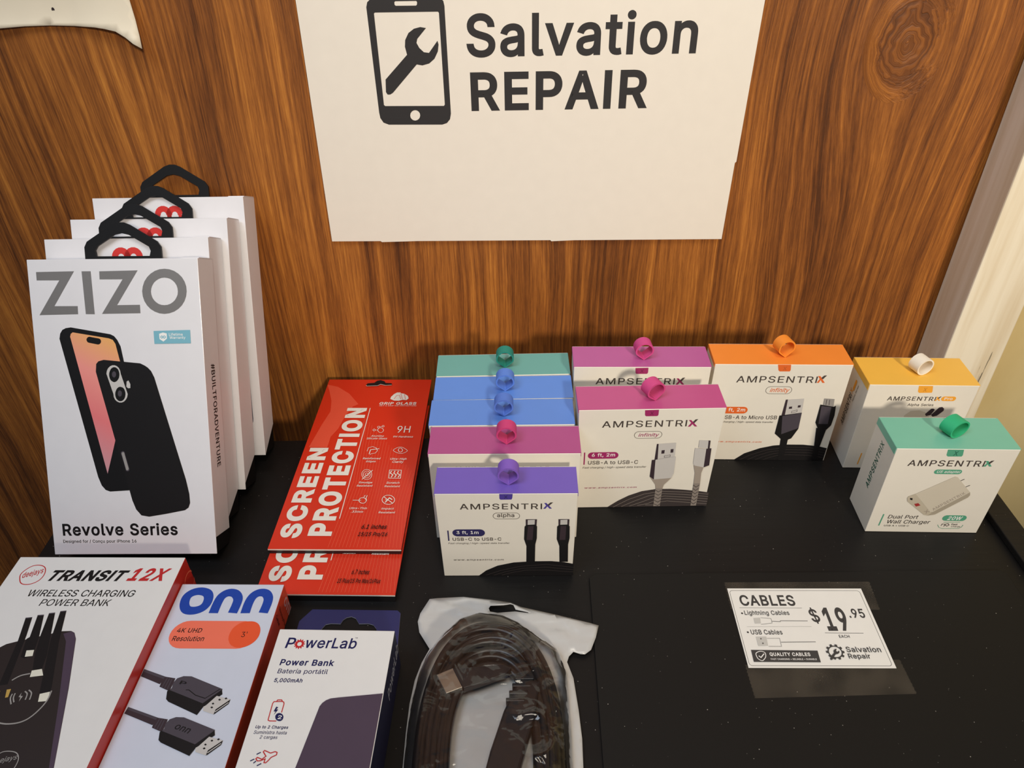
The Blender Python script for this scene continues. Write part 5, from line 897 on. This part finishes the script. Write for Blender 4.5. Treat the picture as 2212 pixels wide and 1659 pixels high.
cable_box('yellow-topped charger box with a white loop, beside the pale timber post', (308.2, 438.2), -2.75, (80.5, 36.5, 84.6), (240, 186, 74), (240, 232, 216), ((240, 166, 52), (196, 128, 40)), 'pro', taper=.018, side='pro_side', lp=(1.05, 1.08, 9.5, 20), name='charger_box')
cable_box('mint-topped wall charger box with a green loop at the right table edge', (300.6, 369.9), -2.36, (82.0, 34.0, 82.1), (118, 188, 164), (46, 176, 122), ((84, 160, 128), (36, 96, 76)), 'adapter', taper=.011, side='adapter_side', lp=(1.22, 1.18, 9.5, 24), name='charger_box')

# ------------------------------------------------------------------ leaning phone case boxes
CASEW = card('case_carton_white', (226, 224, 226), .36, .2)
BLK = mat('black_plastic', (15, 14, 14), .5, 0, 0, .25, .05, 120)
WZ, DZ, HZ = 116.0, 24.3, 207.2
def hook_pts(W, top, k=1.0):
    o = [(-27, -4), (-27, 9), (-25, 12.8), (-6.5, 24.4), (-2, 25.9), (2, 25.8), (6, 24.2), (24.5, 12.6), (27, 8.8), (27, -4)]
    i = [(-19, 2.6), (-19.8, 6.6), (-17.8, 9.6), (-5, 17.4), (0, 18.4), (5, 17.2), (18.5, 9.0), (19.6, 6.0), (18.6, 2.6)]
    return o, i
def case_box(label, loc, yaw, lean, ends, full, hook_h=1.0):
    z = DZ * math.sin(R(lean)) + .2
    t = thing('phone_case_box', label, 'box', (loc[0], loc[1], z), (0, 0, 0), 'leaning phone case boxes')
    t.rotation_euler = (Matrix.Rotation(R(yaw), 3, 'Z') @ Matrix.Rotation(R(-lean), 3, 'X')).to_euler()
    hf, hb = ends; Mx = Matrix(((0, 0, 1), (1, 0, 0), (0, 1, 0)))
    mb = MB(); mb.prism([(0, 0), (.6, 0), (.6, hf), (DZ, hb), (DZ, HZ), (0, HZ)], -WZ / 2, WZ / 2, CASEW, M=Mx); mb.build('carton', t, bevel=.5, weld=True)
    mb = MB(); mb.prism([(.7, .2), (DZ - .3, .2), (DZ - .3, hb + 3), (.7, hf + 3)], -WZ / 2 + .5, WZ / 2 - .5, BLK, M=Mx); mb.build('inner_tray', t)
    ho, hi = hook_pts(WZ, HZ); mb = MB(); mb.prism([(x, y) for x, y in ho], -.7, .7, BLK, [hi], M=Matrix(((1, 0, 0), (0, 0, -1), (0, 1, 0)))); h = mb.build('hang_hook', t, bevel=.5, weld=True)
    h.location = (-3.5 * MM, (DZ - 2.2) * MM, HZ * MM)
    mb = MB(); mb.box(WZ / 2 - 12, WZ / 2 + .1, 2, DZ - 1, HZ + .02, HZ + .5, CASEW); mb.build('top_flap', t)
    if full:
        print_on(t, 'case', front(WZ), bounds=(0, 0, WZ, HZ)); print_on(t, 'case_side', right(WZ))
    else:
        m = mat('emblem_red', (206, 44, 36), .5); mb = MB(); k = 0
        for sx in (-1, 1):
            for q in stroke([(WZ / 2 + sx * 4.4 + 4.4 * math.cos(a), HZ - 13 + 4.6 * math.sin(a)) for a in [i * math.pi / 9 for i in range(10)]], 4.4, 0) + [[(WZ / 2 + sx * 8.8 - 1.7, HZ - 20), (WZ / 2 + sx * 8.8 + 1.7, HZ - 20), (WZ / 2 + sx * 8.8 + 1.7, HZ - 13), (WZ / 2 + sx * 8.8 - 1.7, HZ - 13)], [(WZ / 2 - 1.7, HZ - 20), (WZ / 2 + 1.7, HZ - 20), (WZ / 2 + 1.7, HZ - 13), (WZ / 2 - 1.7, HZ - 13)]]:
                mb.add([(p[0], p[1], .08) for p in q], [tuple(range(len(q)))], m)
        e = mb.build('front_emblem', skin(t)); e.matrix_local = front(WZ)
        mb = MB(); mb.add([(p[0], p[1], .07) for p in rrect(WZ - 36.5, 62, 58, 80, 0, 9)], [tuple(range(28))], mat('print_slate_blue', (70, 78, 96), .4)); e = mb.build('product_picture', skin(t)); e.matrix_local = front(WZ)
    return t
case_box('phone case box with silver lettering and two black phones, front of four', (-269.5, 351.4), -.89, 28.97, (12, 11), True)
case_box('plain white phone case box directly behind the silver-lettered one', (-271.2, 383.0), -.29, 28.6, (1, 18), False)
case_box('white phone case box second from the wall in the leaning stack', (-267.2, 415.8), -.8, 27.6, (5, 22), False)
case_box('rearmost white phone case box leaning against the wood wall', (-262.4, 456.5), -.5, 24.4, (.5, 20), False)

# ------------------------------------------------------------------ boxes lying flat at the front left
def flat_box(name, label, loc, yaw, dims, topm, sidem, sheet, side_sheet, frontm=None):
    W, D, H = dims                                                   # D = length towards the viewer
    t = thing(name, label, 'box', (loc[0], loc[1] - D, .2), (0, 0, R(yaw)))
    # keep the far edge where it stands while turning about the near edge
    dx = math.sin(R(yaw)) * D; t.location.x += dx * MM
    MB().box(-W / 2, W / 2, 0, D, 0, H, sidem, top=topm).build('carton', t, bevel=.5, weld=True)
    print_on(t, sheet, frame((-W / 2, D, H), (1, 0, 0), (0, 1, 0)), bounds=(.5, -D, W - .5, -.3))
    if side_sheet: print_on(t, side_sheet, frame((W / 2, D, H), (0, 1, 0), (0, 0, 1)), bounds=(-D, -H, 0, 0))
    return t
FW = card('face_white', (228, 227, 224), .38, .15)
flat_box('power_bank_box', 'white wireless power bank box with red sides lying at the table corner, lower left', (-276.6, 330.8), -1.47, (112.1, 165, 33.4), FW, card('carton_red', (206, 50, 38), .4), 'transit', 'transit_side')
flat_box('display_cable_box', 'pale blue cable box with orange-red sides and big blue lettering, lying flat', (-186.4, 314.0), -1.54, (67.9, 165, 24), card('face_pale_blue', (206, 212, 226), .38, .15), card('carton_orange_red', (228, 80, 48), .42), 'displayport', 'displayport_side')
t = flat_box('power_bank_box', 'white power bank box with navy sides and hang tab, lying beside the plastic bag', (-108.1, 270.1), -2.15, (70.1, 130, 34.8), FW, card('carton_navy', (26, 28, 62), .42), 'bank', 'bank_side')
inv = (Matrix.Translation(t.location) @ Matrix.Rotation(R(-2.15), 4, 'Z')).inverted()
def loc2(p): q = inv @ Vector((p[0] * MM, p[1] * MM, 0)); return (q.x / MM, q.y / MM)
tab = [loc2(p) for p in ((-145, 268.5), (-144.2, 301), (-137.3, 310.2), (-79.7, 308.2), (-77.4, 306), (-76, 268.5))]
hole = [loc2(p) for p in ((-129.5, 290), (-128.1, 294.8), (-126.1, 298.1), (-122.6, 298.9), (-116.3, 298.5), (-115.1, 301.5), (-113.0, 303.3), (-110.0, 304.0), (-106.9, 302.6), (-105.2, 300.1), (-104.1, 298.3), (-97.7, 298.3), (-94.4, 297.2), (-91.9, 294.1), (-91.4, 290))]
mb = MB(); mb.prism(tab, .1, .8, card('tab_navy', (34, 38, 92), .42), [hole], side=mat('tab_edge', (190, 190, 200), .6)); mb.build('hang_tab', t)

# ------------------------------------------------------------------ red screen protector packs
REDC = card('cover_red', (212, 46, 20), .36, .25); EDGEW = card('cover_white_edge', (236, 230, 218), .5, 0)
def pack(label, loc, yaw, L, ztop, thick, sheet):
    W = 95.6
    t = thing('screen_protector_pack', label, 'packet', (loc[0], loc[1], ztop - thick), (0, 0, R(yaw)), 'red screen protector packs')
    MB().box(-W / 2, W / 2, 0, L, thick - 1.3, thick, REDC, front=EDGEW).build('cover_card', t)
    MB().box(-W / 2 + .4, W / 2 - .4, .3, L - 22, .05, thick - 1.3, mat('tray_black', (22, 20, 20), .4)).build('tray', t)
    M = frame((-W / 2, 0, thick), (1, 0, 0), (0, 1, 0)); print_on(t, 'protector', M, bounds=(.2, .4, W - .2, L)); print_on(t, sheet, M, base=.9)
    return t
pack('red screen protector pack marked 6.1 inches, lying on top of another', (-128.5, 352.2), -1.69, 203.5, 12.5, 5.0, 'size_small')
pack('red screen protector pack marked 6.7 inches, underneath the other red pack', (-129.3, 317.3), -1.89, 206.5, 7.3, 7.1, 'size_large')

# ------------------------------------------------------------------ price card taped to the board
t = thing('price_card', 'white cable price card taped flat to the black board', 'sign', (143.8, 260.6, 1.85), (0, 0, R(-1.25)))
def tape_mat():
    m = bpy.data.materials.new('clear_tape'); m.use_nodes = True; nt = m.node_tree; b = nt.nodes['Principled BSDF']; b.inputs['Base Color'].default_value = lin((150, 138, 120)); b.inputs['Roughness'].default_value = .35
    tr = nt.nodes.new('ShaderNodeBsdfTransparent'); mx = nt.nodes.new('ShaderNodeMixShader'); n = nt.nodes.new('ShaderNodeTexNoise'); n.inputs['Scale'].default_value = 45; n.inputs['Detail'].default_value = 1
    tc = nt.nodes.new('ShaderNodeTexCoord'); mr = nt.nodes.new('ShaderNodeMapRange'); mr.inputs['From Min'].default_value = .35; mr.inputs['From Max'].default_value = .65; mr.inputs['To Min'].default_value = .07; mr.inputs['To Max'].default_value = .15
    nt.links.new(tc.outputs['Object'], n.inputs['Vector']); nt.links.new(n.outputs['Fac'], mr.inputs['Value']); nt.links.new(mr.outputs[0], mx.inputs[0]); nt.links.new(tr.outputs[0], mx.inputs[1]); nt.links.new(b.outputs[0], mx.inputs[2]); nt.links.new(mx.outputs[0], nt.nodes['Material Output'].inputs[0])
    return m
TAPE = tape_mat()
def zigzag(a, b, n=18, d=.7): return [(a[0] + (b[0] - a[0]) * i / n + (d if i % 2 else 0), a[1] + (b[1] - a[1]) * i / n) for i in range(n + 1)]
for c in (((-1.1, 65.4), (98.6, 66.1), (97.1, 43.1), (-1.4, 43.6)), ((-1.9, 2.2), (95.2, 6.2), (96.1, -16.8), (-1.3, -20.0))):
    mb = MB(); pl_ = [c[0], c[1]] + zigzag(c[1], c[2])[1:] + zigzag(c[3], c[0])[:-1]; mb.add([(x, y, .12) for x, y in pl_], tessellate_polygon([[Vector((x, y, 0)) for x, y in pl_]]), TAPE); mb.build('tape', t)
MB().box(0, 91, 0, 60, .2, .5, card('card_white', (232, 230, 224), .5, 0)).build('card', t)
print_on(t, 'sign', frame((0, 0, .5), (1, 0, 0), (0, 1, 0)), base=.03)

# ------------------------------------------------------------------ plastic bag and the cable coiled inside it
def plastic_white():
    m = mat('pearl_plastic', (196, 195, 192), .3, 0, .3, .5, .08, 60, .3); return m
def film_mat():
    m = bpy.data.materials.new('clear_film'); m.use_nodes = True; nt = m.node_tree; nt.nodes.remove(nt.nodes['Principled BSDF'])
    tr = nt.nodes.new('ShaderNodeBsdfTransparent'); tr.inputs[0].default_value = (.97, .96, .95, 1); gl = nt.nodes.new('ShaderNodeBsdfGlossy'); gl.inputs['Roughness'].default_value = .07; gl.inputs[0].default_value = (1, 1, 1, 1)
    fr = nt.nodes.new('ShaderNodeFresnel'); fr.inputs[0].default_value = 1.42; mr = nt.nodes.new('ShaderNodeMath'); mr.operation = 'MULTIPLY_ADD'; mr.inputs[1].default_value = 1.6; mr.inputs[2].default_value = -.01
    mx = nt.nodes.new('ShaderNodeMixShader'); nt.links.new(fr.outputs[0], mr.inputs[0]); nt.links.new(mr.outputs[0], mx.inputs[0]); nt.links.new(tr.outputs[0], mx.inputs[1]); nt.links.new(gl.outputs[0], mx.inputs[2]); nt.links.new(mx.outputs[0], nt.nodes['Material Output'].inputs[0])
    tc = nt.nodes.new('ShaderNodeTexCoord'); n = nt.nodes.new('ShaderNodeTexNoise'); n.inputs['Scale'].default_value = 38; n.inputs['Detail'].default_value = 2; n.inputs['Distortion'].default_value = 1.4; bp = nt.nodes.new('ShaderNodeBump'); bp.inputs['Strength'].default_value = .5; bp.inputs['Distance'].default_value = .004
    nt.links.new(tc.outputs['Object'], n.inputs['Vector']); nt.links.new(n.outputs['Fac'], bp.inputs['Height']); nt.links.new(bp.outputs[0], gl.inputs['Normal'])
    return m
PW = plastic_white()
bag = thing('plastic_bag', 'white and clear plastic bag with hang hole holding a coiled black cable', 'bag', (0, 0, 0))
rightb = pairs([-35.3, 314.9, -16.2, 313.8, -3.6, 311.1, 3.4, 306.8, 26.5, 300.3, 48.4, 294.0, 53.9, 291.7, 51.1, 283.0, 47.3, 274.6, 43.3, 271.7, 40.4, 271.8, 36.1, 273.5, 33.0, 270.3, 31.6, 266.5, 34.7, 255.4, 36.2, 234.9, 36.8, 217.3, 36.0, 200.2, 34.0, 150.0, 30.0, 112.0])
leftb = pairs([-53.6, 316.0, -58.2, 313.7, -63.6, 303.0, -64.9, 297.6, -63.1, 289.6, -58.7, 282.5, -55.5, 277.4, -59.7, 267.9, -62.9, 255.6, -64.6, 240.4, -64.9, 222.5, -64.6, 201.9, -63, 150, -58, 112])
holeb = pairs([-18.1, 305.8, -16.9, 307.3, -8.3, 307.5, -3.6, 309.1, -1.6, 308.1, -0.1, 303.8, 8.0, 302.1, 8.6, 301.0, -0.5, 302.7, -12.2, 303.1, -17.3, 304.1])
outline = rightb + leftb[::-1]
V, F, dist = cdt_sheet(outline, 4.0, [holeb])
def head_z(x, y):
    d = (y - (302.5 - .21 * (x + 5)))                                     # distance from the header's middle line
    e = math.exp(-(d / 15) ** 2)
    return 2.3 + 2.2 * e + 1.3 * e * math.sin(x * .07 + d * .55 + 2.5 * noise.noise((x * .05, y * .05, 1))) + 1.1 * e * noise.noise((x * .12, d * .3, 5)) + .5 * noise.noise((x * .08, y * .08, 2))
mb = MB(); mb.add([(x, y, head_z(x, y)) for x, y in V], F, PW); o = mb.build('back_sheet', bag, smooth=True); sd = o.modifiers.new('thickness', 'SOLIDIFY'); sd.thickness = .3 * MM
body = pairs([31.2, 257.8, 31.2, 238.7, 31.1, 217.4, 30.5, 200.3, 29, 150, 26, 114]) + pairs([-54, 114, -62.2, 150, -64.2, 201.9, -64.3, 222.5, -63.6, 240.4, -61.0, 258.6, -57.5, 269.9, -50.0, 283.0, -38.0, 296.0, -24.0, 300.5, -8.0, 298.5, 4.0, 292.0, 14.5, 282.5, 27.5, 272.0])
V, F, dist = cdt_sheet(body, 1.9)
def film_z(x, y):
    d = dist((x, y), body); h = 3.4 + 15.6 * (1 - math.exp(-d / 4.0))
    k = 1 - math.exp(-d / 5); v = Vector((x * .055, y * .04, .3))
    a = noise.noise(v * 1.0) * 1.2; r_ = 1 - abs(noise.noise(Vector((x * .045 + .3 * a, y * .06 + .5 * a, 7.3)))) * 2.2
    q = max(0, min(1, (x + 8) / 26)) * max(0, min(1, (285 - y) / 30))
    return h + k * (1.0 * a + (1.0 + 2.6 * q) * max(0, r_) ** 3 + .5 * q * noise.noise((x * .16, y * .16, 1.7)) - .6 * q)
mb = MB(); mb.add([(x, y, film_z(x, y)) for x, y in V], F, film_mat()); mb.build('front_film', bag, smooth=True)
cb = thing('coiled_cable', 'black coiled display cable inside the plastic bag', 'cable', (0, 0, 0))
CORD = mat('cord_black', (31, 25, 23), .34, 0, 0, .5, .1, 300); rnd = random.Random(11)
mb = MB()
for k in range(10):
    f = k / 9; a = 40.2 - 15 * f + rnd.uniform(-.6, .6); b = 84.5 - 31 * f + rnd.uniform(-1.5, 1.5); cx = -16.7 + rnd.uniform(-.8, .8) + 1.2 * f; cy = 205; z0 = 8.4 + (k % 2) * 1.0; ph = rnd.uniform(0, 6)
    pts = []
    for i in range(72):
        t_ = 2 * math.pi * i / 72; c, s_ = math.cos(t_), math.sin(t_); e = .86
        pts.append((cx + a * math.copysign(abs(c) ** e, c), cy + b * math.copysign(abs(s_) ** e, s_), z0 + .8 * math.sin(2 * t_ + ph)))
    mb.tube(pts, 2.75, CORD, True, 10)
mb.build('cord', cb, smooth=True)
PB = mat('plug_black', (30, 29, 32), .42, 0, 0, .45, .06, 200)
def oriented(pts, z0, z1, m, name, bev):
    mb = MB(); mb.prism(pts, z0, z1, m); return mb.build(name, cb, bevel=bev, weld=True)
oriented([(-38.6, 255.6), (-31.6, 242.6), (-22, 245.6), (-6.5, 251.5), (-3, 255.5), (-9, 257.5)], 10.2, 15.2, PB, 'plug_body', 1.2)
oriented([(-48.3, 252.0), (-38.8, 256.3), (-32.4, 243.6), (-41.8, 239.8)], 11.0, 14.4, mat('plug_metal', (168, 158, 144), .35, .8), 'plug_tip', .3)
oriented([(1.5, 249.5), (14, 247), (10, 226), (2, 200), (-4, 178), (-22, 180), (-15.5, 206), (-8, 229)], 7.0, 14.4, PB, 'plug_body', 1.5)
for k in range(4):
    x0, y0 = 3.2 - k * 1.9, 249 - k * 4.6
    mb = MB(); mb.box(x0 - 4.2, x0 + 7, y0 - 1.2, y0 + 1.2, 7.2, 14.8, PB); r_ = mb.build('strain_relief', cb, bevel=.5, weld=True)
